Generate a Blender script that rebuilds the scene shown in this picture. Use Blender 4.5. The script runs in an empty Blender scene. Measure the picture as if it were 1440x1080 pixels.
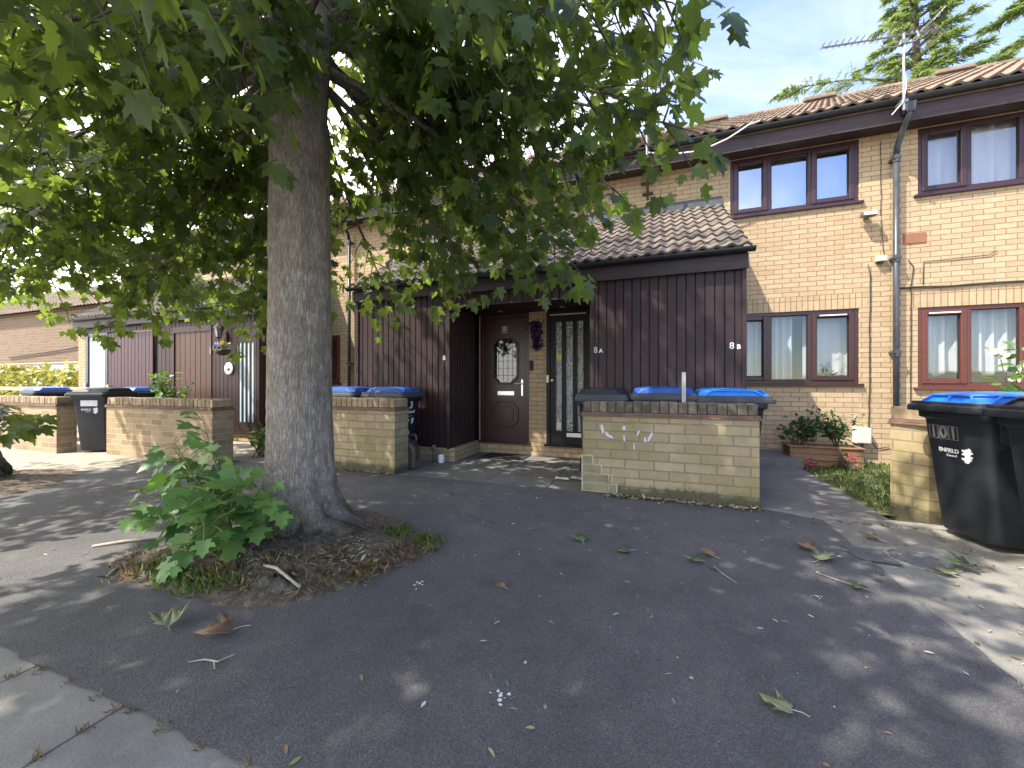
import bpy, bmesh, math, random
import numpy as np
from mathutils import Vector, Matrix
from math import pi, sin, cos, radians as R

random.seed(7)
rng = np.random.default_rng(11)
C = bpy.context.scene.collection
SC = bpy.context.scene

# ------------------------------------------------------------------ camera, sky, sun, exposure
cam = bpy.data.cameras.new('camera')
camo = bpy.data.objects.new('camera', cam); C.objects.link(camo)
cam.sensor_width = 36; cam.lens = 13.75; cam.clip_start = 0.05; cam.clip_end = 600
cam.shift_y = -0.0014
camo.location = (0, 0, 1.2); camo.rotation_euler = (R(90), 0, R(20))
SC.camera = camo
SUN_DIR = Vector((1.1, 1.0, -2.15)).normalized()          # the way the light travels
SUN_EL = math.asin(-SUN_DIR.z); SUN_ROT = math.atan2(-SUN_DIR.x, -SUN_DIR.y)
w = bpy.data.worlds.new('World'); SC.world = w; w.use_nodes = True
nt = w.node_tree; N = nt.nodes; L = nt.links
bg = N['Background']; bg.inputs['Strength'].default_value = 0.135
sky = N.new('ShaderNodeTexSky'); sky.sky_type = 'NISHITA'; sky.sun_disc = False
sky.sun_elevation = SUN_EL; sky.sun_rotation = SUN_ROT; sky.air_density = 1.1; sky.dust_density = 0.1; sky.ozone_density = 4.0
tc = N.new('ShaderNodeTexCoord'); mp = N.new('ShaderNodeMapping')
mp.inputs['Rotation'].default_value = (0.5, 0.35, 0.9); mp.inputs['Scale'].default_value = (1.0, 3.2, 2.2)
n1 = N.new('ShaderNodeTexNoise'); n1.inputs['Scale'].default_value = 2.6; n1.inputs['Detail'].default_value = 9; n1.inputs['Roughness'].default_value = 0.62
n1.inputs['Distortion'].default_value = 0.5
cr = N.new('ShaderNodeValToRGB'); cr.color_ramp.elements[0].position = 0.41; cr.color_ramp.elements[1].position = 0.74
cr.color_ramp.elements[0].color = (0.12, 0.12, 0.12, 1); cr.color_ramp.elements[1].color = (.7, .7, .7, 1)
mx = N.new('ShaderNodeMixRGB'); mx.inputs['Color2'].default_value = (1.7, 1.8, 1.95, 1)
L.new(tc.outputs['Generated'], mp.inputs['Vector']); L.new(mp.outputs['Vector'], n1.inputs['Vector'])
L.new(n1.outputs['Fac'], cr.inputs['Fac']); L.new(cr.outputs['Color'], mx.inputs['Fac'])
hs = N.new('ShaderNodeHueSaturation'); hs.inputs['Hue'].default_value = 0.515; hs.inputs['Saturation'].default_value = 1.12; hs.inputs['Value'].default_value = 0.72
L.new(sky.outputs['Color'], hs.inputs['Color']); L.new(hs.outputs['Color'], mx.inputs['Color1'])
# bright cloud bank, mostly out of view, added as fill light from the left
dt = N.new('ShaderNodeVectorMath'); dt.operation = 'DOT_PRODUCT'; dt.inputs[1].default_value = (-0.99, -0.10, 0.0); L.new(tc.outputs['Generated'], dt.inputs[0])
n2 = N.new('ShaderNodeTexNoise'); n2.inputs['Scale'].default_value = 3.0; n2.inputs['Detail'].default_value = 7; L.new(tc.outputs['Generated'], n2.inputs['Vector'])
a2_ = N.new('ShaderNodeMath'); a2_.operation = 'MULTIPLY_ADD'; L.new(n2.outputs['Fac'], a2_.inputs[0]); a2_.inputs[1].default_value = 0.9; L.new(dt.outputs['Value'], a2_.inputs[2])
cv = N.new('ShaderNodeMapRange'); cv.interpolation_type = 'SMOOTHSTEP'; L.new(a2_.outputs[0], cv.inputs['Value'])
cv.inputs['From Min'].default_value = 0.36; cv.inputs['From Max'].default_value = 0.85; cv.inputs['To Min'].default_value = 0.0; cv.inputs['To Max'].default_value = 0.95
mx2 = N.new('ShaderNodeMixRGB'); mx2.inputs['Color2'].default_value = (6.2, 6.1, 6.0, 1); L.new(cv.outputs[0], mx2.inputs['Fac'])
L.new(mx.outputs['Color'], mx2.inputs['Color1']); L.new(mx2.outputs['Color'], bg.inputs['Color'])
sun = bpy.data.lights.new('sun', 'SUN'); sun.energy = 2.0; sun.angle = R(0.6); sun.color = (1.0, 0.95, 0.86)
suno = bpy.data.objects.new('sun', sun); C.objects.link(suno)
suno.rotation_euler = SUN_DIR.to_track_quat('-Z', 'Y').to_euler(); suno.location = (-6, -6, 14)
SC.view_settings.view_transform = 'Standard'; SC.view_settings.look = 'None'; SC.view_settings.gamma = 1.0
SC.view_settings.exposure = 2.5
SC.render.engine = 'CYCLES'
SC.cycles.max_bounces = 8; SC.cycles.transparent_max_bounces = 12; SC.cycles.diffuse_bounces = 4
SC.cycles.use_denoising = True
SC.cycles.sample_clamp_indirect = 6.0

# ------------------------------------------------------------------ helpers
class MB:
    def __init__(s): s.v = []; s.f = []
    def add(s, vs, fs):
        o = len(s.v); s.v += [tuple(p) for p in vs]; s.f += [tuple(i + o for i in f) for f in fs]; return s
    def box(s, x0, x1, y0, y1, z0, z1):
        return s.add([(x0,y0,z0),(x1,y0,z0),(x1,y1,z0),(x0,y1,z0),(x0,y0,z1),(x1,y0,z1),(x1,y1,z1),(x0,y1,z1)],
                     [(0,3,2,1),(4,5,6,7),(0,1,5,4),(1,2,6,5),(2,3,7,6),(3,0,4,7)])
    def prism(s, poly, d0, d1, plane='xz'):
        n = len(poly)
        def m(p, d): return {'xz': (p[0], d, p[1]), 'xy': (p[0], p[1], d), 'yz': (d, p[0], p[1])}[plane]
        vs = [m(p, d0) for p in poly] + [m(p, d1) for p in poly]
        fs = [tuple(range(n)), tuple(range(2*n-1, n-1, -1))] + [(i, i+n, (i+1) % n + n, (i+1) % n) for i in range(n)]
        return s.add(vs, fs)
    def loft(s, rings, cap=True):
        n = len(rings[0]); o = [p for r in rings for p in r]; fs = []
        for k in range(len(rings)-1):
            for i in range(n):
                j = (i+1) % n; fs.append((k*n+i, k*n+j, (k+1)*n+j, (k+1)*n+i))
        if cap: fs.append(tuple(range(n-1, -1, -1))); fs.append(tuple(range((len(rings)-1)*n, len(rings)*n)))
        return s.add(o, fs)
    def tube(s, pts, r, seg=8, cap=True):
        pts = [Vector(p) for p in pts]; rs = r if isinstance(r, (list, tuple)) else [r]*len(pts)
        t0 = (pts[1]-pts[0]).normalized(); a = Vector((0,0,1)) if abs(t0.z) < .9 else Vector((1,0,0))
        u = t0.cross(a).normalized(); rings = []
        for k, p in enumerate(pts):
            t = (pts[min(k+1, len(pts)-1)] - pts[max(k-1, 0)]).normalized()
            u = (u - t*u.dot(t)).normalized(); q = t.cross(u)
            rings.append([p + (u*cos(2*pi*i/seg) + q*sin(2*pi*i/seg))*rs[k] for i in range(seg)])
        return s.loft(rings, cap)
    def lathe(s, prof, c, seg=20):
        rings = [[(c[0]+r*cos(2*pi*i/seg), c[1]+r*sin(2*pi*i/seg), c[2]+z) for i in range(seg)] for r, z in prof]
        return s.loft(rings)

def wpos(o):
    v = Vector((0,0,0))
    while o: v += o.location; o = o.parent
    return v

def fix_normals(me):
    bm = bmesh.new(); bm.from_mesh(me); bmesh.ops.recalc_face_normals(bm, faces=bm.faces); bm.to_mesh(me); bm.free()

def link(name, me, m, parent=None, loc=None, label=None):
    o = bpy.data.objects.new(name, me); C.objects.link(o)
    if m: me.materials.append(m)
    if parent: o.parent = parent
    if loc is not None: o.location = loc
    if label: o['label'] = label
    return o

def build(name, mb, m, parent=None, loc=None, label=None, uv=True, smooth=False, bevel=0, normals=True):
    """verts are world coordinates; the mesh is stored relative to the parent (or loc)"""
    me = bpy.data.meshes.new(name); me.from_pydata(mb.v, [], mb.f); me.update()
    if normals: fix_normals(me)
    if uv:
        l = me.uv_layers.new(name='UV')
        for p in me.polygons:
            n = p.normal
            if abs(n.z) > .75: a, b = Vector((1,0,0)), Vector((0,1,0))
            else:
                a = Vector((-n.y, n.x, 0)).normalized(); b = Vector((0,0,1))
                if abs(n.z) > .2: b = n.cross(a)
            for li in p.loop_indices:
                co = me.vertices[me.loops[li].vertex_index].co
                l.data[li].uv = (co.dot(a), co.dot(b))
    if smooth: me.polygons.foreach_set('use_smooth', [True]*len(me.polygons))
    off = wpos(parent) if parent else Vector(loc or (0,0,0))
    if off.length > 0: me.transform(Matrix.Translation(-off))
    o = link(name, me, m, parent, None if parent else loc, label)
    if bevel:
        b = o.modifiers.new('bevel', 'BEVEL'); b.width = bevel; b.segments = 2; b.limit_method = 'ANGLE'; b.angle_limit = R(40)
    return o

def thing(name, label, cat, loc=(0,0,0), rotz=0, group=None):
    o = bpy.data.objects.new(name, None); C.objects.link(o); o.location = loc; o.rotation_euler = (0,0,rotz)
    o.empty_display_size = .1
    return tag(o, label, cat, group)
def tag(o, label, cat, group=None):
    o['label'] = label; o['category'] = cat
    if group: o['group'] = group
    return o
def kind(o, k): o['kind'] = k; return o

def text(name, s, size, loc, m, parent, rot=(pi/2,0,0), ext=.0015, label=None, align='CENTER', bold=0.0):
    cu = bpy.data.curves.new(name, 'FONT'); cu.body = s; cu.size = size; cu.extrude = ext; cu.align_x = align; cu.align_y = 'CENTER'; cu.offset = bold
    t = bpy.data.objects.new(name, cu); C.objects.link(t)
    me = bpy.data.meshes.new_from_object(t.evaluated_get(bpy.context.evaluated_depsgraph_get()))
    bpy.data.objects.remove(t); bpy.data.curves.remove(cu)
    off = wpos(parent) if parent else Vector((0,0,0))
    from mathutils import Euler
    me.transform(Matrix.Translation(Vector(loc)-off) @ Euler(rot).to_matrix().to_4x4())
    me.materials.clear()
    return link(name, me, m, parent, None, label)

# ------------------------------------------------------------------ materials
def mat(name, base=(.5,.5,.5), rough=.6, metal=0, spec=.5):
    m = bpy.data.materials.new(name); m.use_nodes = True; b = m.node_tree.nodes['Principled BSDF']
    b.inputs['Base Color'].default_value = (*base, 1); b.inputs['Roughness'].default_value = rough
    b.inputs['Metallic'].default_value = metal; b.inputs['Specular IOR Level'].default_value = spec
    return m
class NT:
    def __init__(s, m): s.t = m.node_tree; s.n = s.t.nodes; s.b = s.n['Principled BSDF']
    def node(s, typ, **kw):
        n = s.n.new('ShaderNode'+typ)
        for k, v in kw.items():
            if k in n.inputs: n.inputs[k].default_value = v
            else: setattr(n, k, v)
        return n
    def l(s, a, b): s.t.links.new(a, b)
    def coord(s, which='Object', scale=None):
        t = s.node('TexCoord'); o = t.outputs[which]
        if scale is not None:
            mp = s.node('Mapping'); mp.inputs['Scale'].default_value = scale; s.l(o, mp.inputs['Vector']); o = mp.outputs['Vector']
        return o
    def noise(s, vec, scale, detail=5, rough=.6):
        n = s.node('TexNoise', Scale=scale, Detail=detail, Roughness=rough); s.l(vec, n.inputs['Vector']); return n.outputs['Fac']
    def ramp(s, fac, stops):
        r = s.node('ValToRGB'); e = r.color_ramp.elements
        while len(e) < len(stops): e.new(.5)
        for el, (p, c) in zip(e, stops):
            el.position = p; el.color = (*c, 1) if len(c) == 3 else c
        s.l(fac, r.inputs['Fac']); return r.outputs['Color']
    def mix(s, fac, a, b, mode='MIX'):
        m = s.node('MixRGB', blend_type=mode)
        for sock, v in (('Fac', fac), ('Color1', a), ('Color2', b)):
            if hasattr(v, 'links'): s.l(v, m.inputs[sock])
            elif isinstance(v, (int, float)): m.inputs[sock].default_value = v if sock == 'Fac' else (v,v,v,1)
            else: m.inputs[sock].default_value = (*v, 1)
        return m.outputs['Color']
    def bump(s, h, strength=.4, dist=.01, normal=None):
        b = s.node('Bump', Strength=strength, Distance=dist); s.l(h, b.inputs['Height'])
        if normal is not None: s.l(normal, b.inputs['Normal'])
        s.l(b.outputs['Normal'], s.b.inputs['Normal']); return b.outputs['Normal']
    def color(s, c): s.l(c, s.b.inputs['Base Color'])
G0 = (0,0,0); G1 = (1,1,1)

def noisy(name, stops, scale=8, rough=.7, bump=.3, bdist=.01, bscale=None, coord='Object', stretch=None, metal=0, detail=6, spec=.4):
    m = mat(name, rough=rough, metal=metal, spec=spec); t = NT(m); v = t.coord(coord, stretch)
    f = t.noise(v, scale, detail, .65); t.color(t.ramp(f, stops))
    if bump: t.bump(t.noise(v, bscale or scale*4, 6, .7), bump, bdist)
    return m

def brick(name, c1, c2, mort, bw=.225, rh=.075, msize=.006, stain=0.0, moss=0.0, off=.5, rough=.85, dark=.5, foot=0):
    m = mat(name, rough=rough, spec=.25); t = NT(m); uv = t.coord('UV'); ob = t.coord('Object')
    b = t.node('TexBrick', Scale=1.0, offset=off); b.inputs['Brick Width'].default_value = bw; b.inputs['Row Height'].default_value = rh
    b.inputs['Mortar Size'].default_value = msize; b.inputs['Mortar Smooth'].default_value = .25; b.inputs['Bias'].default_value = -.1
    b.inputs['Color1'].default_value = (*c1,1); b.inputs['Color2'].default_value = (*c2,1); b.inputs['Mortar'].default_value = (*mort,1)
    wob = t.node('TexNoise', Scale=9.0, Detail=3.0); t.l(uv, wob.inputs['Vector'])
    ad = t.node('VectorMath', operation='MULTIPLY_ADD'); t.l(wob.outputs['Color'], ad.inputs[0]); ad.inputs[1].default_value = (.006,.006,0); t.l(uv, ad.inputs[2])
    t.l(ad.outputs[0], b.inputs['Vector'])
    col = b.outputs['Color']
    f1 = t.noise(ob, 14, 6, .7); col = t.mix(.5, col, t.ramp(f1, [(.25,(.62,.58,.52)),(.75,(1.12,1.1,1.05))]), 'MULTIPLY')
    f2 = t.noise(ob, 1.3, 4, .6)
    if stain: col = t.mix(t.ramp(f2, [(.45,G0),(.72,(stain,)*3)]), col, tuple(dark*x for x in (.2,.18,.13)))
    if moss:
        f3 = t.noise(ob, 2.1, 6, .7); col = t.mix(t.ramp(f3, [(.42,G0),(.68,(moss,)*3)]), col, (.17,.16,.045))
    f5 = t.noise(ob, 60, 3, .6); col = t.mix(t.ramp(f5, [(.64,G0),(.76,(.22,)*3)]), col, (.16,.11,.07))
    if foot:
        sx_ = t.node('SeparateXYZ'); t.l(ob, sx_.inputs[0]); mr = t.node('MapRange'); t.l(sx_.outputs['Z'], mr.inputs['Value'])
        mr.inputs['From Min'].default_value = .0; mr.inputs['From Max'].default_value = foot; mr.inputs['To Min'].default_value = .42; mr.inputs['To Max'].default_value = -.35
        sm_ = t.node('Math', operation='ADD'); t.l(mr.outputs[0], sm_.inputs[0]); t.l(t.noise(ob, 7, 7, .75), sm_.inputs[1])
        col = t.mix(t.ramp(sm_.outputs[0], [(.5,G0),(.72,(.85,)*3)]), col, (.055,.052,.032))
    t.color(col)
    inv = t.node('MixRGB'); t.l(b.outputs['Fac'], inv.inputs['Fac']); inv.inputs['Color1'].default_value = (1,1,1,1); inv.inputs['Color2'].default_value = (.15,.15,.15,1)
    h = t.mix(.35, inv.outputs['Color'], t.noise(ob, 90, 5, .7)); t.bump(h, .55, .008)
    return m

M = {}
M['brick'] = brick('buff_brick', (.465,.342,.21), (.385,.275,.165), (.22,.15,.092), stain=.2, dark=1.6)
M['soldier'] = brick('soldier_brick', (.45,.33,.20), (.385,.275,.165), (.22,.15,.092), bw=.075, rh=.225, off=0)
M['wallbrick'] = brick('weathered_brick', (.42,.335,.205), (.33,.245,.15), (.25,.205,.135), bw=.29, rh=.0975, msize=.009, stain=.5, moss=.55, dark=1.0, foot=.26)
M['wallbrick_dry'] = brick('tan_garden_brick', (.40,.29,.175), (.25,.172,.105), (.46,.37,.26), bw=.27, rh=.09, msize=.006, stain=.35, moss=.15, dark=.8)
M['brownbrick_shaded'] = brick('shaded_brown_brick', (.21,.15,.10), (.17,.115,.075), (.27,.21,.155), bw=.45, rh=.15, msize=.012)  # brick made darker: the far wall's shade is put into its colour
M['coping'] = noisy('coping_brick', [(.3,(.06,.052,.04)),(.5,(.135,.112,.08)),(.7,(.29,.25,.19))], 9, .9, .6, .006, 60)
def island_tint(m, lo, hi):
    t = NT(m); src = t.b.inputs['Base Color'].links[0].from_socket
    g = t.node('NewGeometry'); t.color(t.mix(1.0, src, t.ramp(g.outputs['Random Per Island'], [(0,lo),(1,hi)]), 'MULTIPLY'))
island_tint(M['coping'], (.55,.55,.58), (1.3,1.2,1.1))
M['coping_tan'] = noisy('tan_coping_brick', [(.3,(.17,.125,.075)),(.5,(.30,.225,.14)),(.7,(.40,.31,.20))], 9, .9, .6, .006, 60); island_tint(M['coping_tan'], (.7,.7,.7), (1.2,1.15,1.1))
M['tilecrease'] = noisy('crease_tile', [(.3,(.10,.06,.045)),(.7,(.22,.13,.09))], 10, .9, .5, .004, 60)
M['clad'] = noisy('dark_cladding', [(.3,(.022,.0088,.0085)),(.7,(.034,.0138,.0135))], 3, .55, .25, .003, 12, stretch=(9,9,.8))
M['clad_lit'] = noisy('sunlit_purple_cladding', [(.3,(.045,.016,.022)),(.7,(.066,.025,.034))], 3, .5, .25, .003, 12, stretch=(9,9,.8))  # lighter purple copy of the cladding, with sunlight put into the colour
M['fascia'] = noisy('weathered_fascia', [(.3,(.020,.0105,.0105)),(.7,(.055,.035,.034))], 3, .55, .3, .003, 14, stretch=(.8,9,9))
M['browndoor'] = noisy('brown_boards', [(.3,(.045,.016,.009)),(.7,(.085,.032,.017))], 3, .5, .3, .003, 12, stretch=(9,9,.8))
M['upvc'] = noisy('rosewood_upvc', [(.3,(.034,.011,.010)),(.7,(.046,.016,.014))], 4, .3, .08, .001, 30, stretch=(.6,8,8))
M['upvc_red'] = noisy('mahogany_upvc', [(.3,(.085,.022,.014)),(.7,(.115,.032,.02))], 4, .32, .08, .001, 30, stretch=(.6,8,8))
M['upvc_plum'] = noisy('plum_upvc', [(.3,(.034,.014,.017)),(.7,(.05,.022,.026))], 4, .35, .08, .001, 30)
M['blackdoor'] = mat('black_paint', (.006,.006,.006), .45, 0, .25)
M['gutter'] = noisy('black_gutter', [(.3,(.010,.011,.013)),(.7,(.022,.023,.026))], 6, .38, .1, .002)
M['pipe'] = noisy('grey_downpipe', [(.3,(.035,.037,.042)),(.7,(.062,.065,.072))], 7, .35, .1, .002)
M['lead'] = noisy('lead_flashing', [(.3,(.035,.038,.042)),(.7,(.07,.074,.078))], 7, .5, .3, .004)
M['white'] = mat('white_plastic', (.75,.75,.73), .4)
M['cream'] = mat('cream_plastic', (.62,.56,.42), .5)
M['chrome'] = mat('satin_metal', (.65,.65,.66), .28, 1)
M['alu'] = noisy('dull_aluminium', [(.3,(.15,.15,.155)),(.7,(.27,.27,.27))], 20, .45, .1, .002, metal=.7)
M['brass'] = mat('brass', (.6,.42,.15), .3, 1)
M['rust'] = noisy('rusty_iron', [(.3,(.04,.022,.015)),(.7,(.10,.05,.03))], 30, .8)
M['cable'] = mat('black_cable', (.03,.024,.02), .6)
M['cable_w'] = mat('white_cable', (.7,.68,.64), .5)
M['binblack'] = noisy('bin_plastic', [(.3,(.0095,.0105,.014)),(.62,(.017,.0185,.024)),(.8,(.030,.032,.038))], 4, .46, .25, .002, 160)
M['bingrey'] = noisy('faded_bin_plastic', [(.3,(.028,.03,.034)),(.7,(.055,.058,.064))], 5, .55, .2, .002, 150)
M['blue1'] = noisy('blue_lid', [(.3,(.008,.10,.42)),(.7,(.018,.15,.56))], 5, .38, .1, .002, 120)
M['blue2'] = noisy('dark_blue_lid', [(.3,(.010,.050,.21)),(.7,(.022,.090,.35))], 5, .42, .1, .002, 120)
M['blue3'] = noisy('sky_blue_lid', [(.3,(.01,.16,.50)),(.7,(.025,.23,.66))], 5, .42, .1, .002, 120)
M['rubber'] = mat('rubber', (.015,.015,.015), .8)
M['markwhite'] = noisy('worn_white_print', [(.3,(.55,.55,.55)),(.7,(.8,.8,.8))], 40, .6, 0)
M['markgrey'] = mat('faint_grey_print', (.16,.155,.14), .5)
M['wood'] = noisy('planter_wood', [(.3,(.15,.075,.035)),(.7,(.30,.17,.085))], 4, .75, .4, .003, 20, stretch=(1,9,9))
M['greywood'] = noisy('grey_batten', [(.3,(.33,.31,.27)),(.7,(.55,.52,.47))], 4, .8, .4, .003, 20, stretch=(9,9,1))
M['palewood'] = noisy('pale_fence_wood', [(.3,(.40,.31,.18)),(.7,(.58,.47,.30))], 4, .8, .3, .003, 20)
M['soil'] = noisy('pit_soil', [(.25,(.025,.018,.012)),(.5,(.115,.086,.06)),(.75,(.27,.215,.155))], 22, .95, 1.0, .03, 45)
M['jerry'] = mat('brown_plastic', (.10,.075,.062), .42)
M['orange'] = noisy('terracotta_vent', [(.3,(.21,.085,.045)),(.7,(.28,.125,.068))], 20, .8)
M['purple'] = mat('purple_flower', (.028,.010,.060), .7)
M['pinkfl'] = mat('red_pink_flower', (.42,.02,.06), .6)
M['lilac'] = mat('lilac_flower', (.32,.2,.6), .6)
M['yellowfl'] = mat('yellow_petals', (.65,.55,.08), .6)
M['dark'] = mat('dark_room', (.02,.02,.02), .9)
M['room'] = mat('room_plaster', (.16,.15,.14), .9)
M['render'] = noisy('cream_render', [(.3,(.62,.60,.55)),(.7,(.72,.70,.66))], 3, .9)

def asphalt():
    m = mat('asphalt', rough=.86, spec=.3); t = NT(m); v = t.coord()
    a = t.noise(v, 170, 4, .75); b = t.noise(v, .9, 5, .6); c = t.noise(v, 5, 6, .65)
    col = t.ramp(a, [(.3,(.045,.043,.041)),(.52,(.094,.089,.085)),(.78,(.21,.20,.19))])
    col = t.mix(1.0, col, t.ramp(b, [(.3,(.78,.78,.80)),(.7,(1.22,1.2,1.2))]), 'MULTIPLY')
    col = t.mix(.7, col, t.ramp(c, [(.3,(.8,.8,.8)),(.7,(1.15,1.15,1.15))]), 'MULTIPLY')
    vo = t.node('TexVoronoi', Scale=2.1); t.l(v, vo.inputs['Vector'])
    sp = t.ramp(vo.outputs['Distance'], [(.03,(.7,)*3),(.07,G0)])
    col = t.mix(sp, col, (.018,.018,.02))
    ck = t.node('TexVoronoi', Scale=.75, feature='DISTANCE_TO_EDGE'); wv = t.node('TexNoise', Scale=5.0, Detail=5.0); t.l(v, wv.inputs['Vector'])
    wa = t.node('VectorMath', operation='MULTIPLY_ADD'); t.l(wv.outputs['Color'], wa.inputs[0]); wa.inputs[1].default_value = (.25,.25,.25); t.l(v, wa.inputs[2]); t.l(wa.outputs[0], ck.inputs['Vector'])
    ckm = t.mix(1.0, t.ramp(ck.outputs['Distance'], [(.002,(.5,)*3),(.007,G0)]), t.ramp(t.noise(v, .8, 3, .5), [(.58,G0),(.66,G1)]), 'MULTIPLY')
    col = t.mix(ckm, col, (.015,.014,.013))
    st = t.noise(v, 1.7, 7, .7); col = t.mix(t.ramp(st, [(.60,G0),(.72,(.45,)*3)]), col, (.035,.034,.033))
    st2 = t.noise(v, 2.6, 6, .7); col = t.mix(t.ramp(st2, [(.58,G0),(.74,(.4,)*3)]), col, (.17,.16,.145))
    t.color(col)
    h = t.mix(.5, a, t.noise(v, 90, 4, .7)); n = t.bump(h, 1.0, .008)
    n2 = t.bump(t.noise(v, 6, 4, .5), .35, .02, n)
    return m
M['asphalt'] = asphalt()
def concrete(name, lo, hi, joints=None):
    m = mat(name, rough=.88, spec=.25); t = NT(m); v = t.coord()
    f = t.noise(v, 3, 7, .65); g = t.noise(v, 120, 3, .7)
    col = t.ramp(f, [(.28,lo),(.72,hi)]); col = t.mix(.5, col, t.ramp(g, [(.3,(.6,.6,.6)),(.7,(1.25,1.25,1.25))]), 'MULTIPLY')
    s = t.noise(v, 1.1, 4, .5); col = t.mix(t.ramp(s, [(.55,G0),(.72,(.5,)*3)]), col, tuple(.5*x for x in lo))
    t.color(col); t.bump(t.mix(.5, g, t.noise(v, 40, 5, .7)), .5, .006); return m
M['slab'] = concrete('concrete_slab', (.17,.158,.135), (.27,.25,.215))
M['slab_side'] = concrete('side_slab', (.15,.139,.117), (.24,.222,.188))
M['slab_rough'] = concrete('rough_slab', (.14,.135,.12), (.25,.24,.215))
M['slab_pale'] = concrete('pale_paving', (.24,.21,.165), (.36,.32,.25))
M['porchslab'] = concrete('porch_concrete', (.12,.112,.098), (.20,.185,.16))
M['kerb'] = concrete('kerb_stone', (.16,.15,.13), (.26,.245,.21))
M['joint'] = noisy('joint_dirt', [(.3,(.03,.027,.02)),(.7,(.07,.06,.04))], 20, .95)
M['lawnsoil'] = noisy('lawn_soil', [(.3,(.05,.06,.022)),(.7,(.12,.11,.05))], 6, .95, .6, .01)
M['iron'] = noisy('manhole_iron', [(.3,(.12,.125,.125)),(.7,(.24,.245,.245))], 25, .5, .5, .004, 60, metal=.3)

def tiles_mat(name, stops, tint=True):
    m = noisy(name, stops, 5, .9, .5, .006, 70); t = NT(m); src = t.b.inputs['Base Color'].links[0].from_socket
    g = t.node('NewGeometry'); c = t.mix(1.0, src, t.ramp(g.outputs['Random Per Island'], [(0,(.68,.68,.70)),(1,(1.12,1.06,1.0))]), 'MULTIPLY')
    s = t.noise(t.coord(), 7, 7, .75); c = t.mix(t.ramp(s, [(.56,G0),(.70,(.75,)*3)]), c, (.20,.18,.13))
    s2 = t.noise(t.coord(), 3.5, 6, .7); c = t.mix(t.ramp(s2, [(.58,G0),(.70,(.7,)*3)]), c, (.035,.038,.018))
    t.color(c); return m
M['tile'] = tiles_mat('porch_roof_tile', [(.3,(.085,.068,.056)),(.7,(.19,.155,.125))])
M['tile_main'] = tiles_mat('main_roof_tile', [(.3,(.13,.092,.066)),(.7,(.24,.18,.13))])

def bark():
    m = mat('maple_bark', rough=.92, spec=.2); t = NT(m); v = t.coord('Object', (58,58,9))
    vo = t.node('TexVoronoi', Scale=1.0, feature='DISTANCE_TO_EDGE'); 
    dn = t.node('TexNoise', Scale=1.2, Detail=4.0); t.l(v, dn.inputs['Vector'])
    ad = t.node('VectorMath', operation='MULTIPLY_ADD'); t.l(dn.outputs['Color'], ad.inputs[0]); ad.inputs[1].default_value = (1.4,1.4,1.4); t.l(v, ad.inputs[2]); t.l(ad.outputs[0], vo.inputs['Vector'])
    crack = t.ramp(vo.outputs['Distance'], [(.0,G0),(.28,G1)])
    o = t.coord(); f = t.noise(o, 11, 7, .7); fine = t.noise(o, 110, 4, .7); big = t.noise(o, 2.2, 4, .6)
    col = t.ramp(f, [(.25,(.21,.178,.143)),(.5,(.34,.29,.24)),(.75,(.47,.415,.35))])
    col = t.mix(t.ramp(crack, [(0,(.5,)*3),(.6,G0)]), col, (.11,.09,.07))
    sk_ = t.noise(t.coord('Object',(7,7,1.1)), 1.0, 6, .7); col = t.mix(.8, col, t.ramp(sk_, [(.3,(.62,.6,.58)),(.5,(1,1,1)),(.75,(1.18,1.15,1.1))]), 'MULTIPLY')
    col = t.mix(.6, col, t.ramp(fine, [(.3,(.62,.62,.62)),(.7,(1.3,1.3,1.3))]), 'MULTIPLY')
    lic = t.noise(o, 30, 5, .6); col = t.mix(t.ramp(lic, [(.66,G0),(.73,(.7,)*3)]), col, (.36,.36,.32))
    gr = t.noise(o, 4, 6, .7); col = t.mix(t.ramp(gr, [(.55,G0),(.75,(.4,)*3)]), col, (.10,.11,.05))
    # moss and soil splash growing on the root flare
    geo = t.node('SeparateXYZ'); t.l(o, geo.inputs[0])
    zr = t.node('MapRange'); t.l(geo.outputs['Z'], zr.inputs['Value']); zr.inputs['From Min'].default_value = .12; zr.inputs['From Max'].default_value = .5; zr.inputs['To Min'].default_value = 1; zr.inputs['To Max'].default_value = 0
    mm = t.node('Math', operation='MULTIPLY'); t.l(zr.outputs[0], mm.inputs[0]); t.l(t.ramp(gr, [(.35,G0),(.6,G1)]), mm.inputs[1])
    col = t.mix(mm.outputs[0], col, (.045,.042,.022))
    t.color(col)
    h = t.mix(.4, crack, fine); n = t.bump(h, .8, .018); n = t.bump(t.noise(t.coord('Object',(30,30,4)), 1.0, 6, .7), .6, .02, n); return m
M['bark'] = bark()
M['twig'] = noisy('twig_bark', [(.3,(.06,.045,.03)),(.7,(.13,.10,.07))], 20, .85, .2, .003)
M['drytwig'] = noisy('dry_twig', [(.3,(.26,.20,.14)),(.7,(.45,.38,.28))], 30, .9, .2, .003)
M['greenstem'] = mat('green_stem', (.16,.17,.05), .6)

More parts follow.
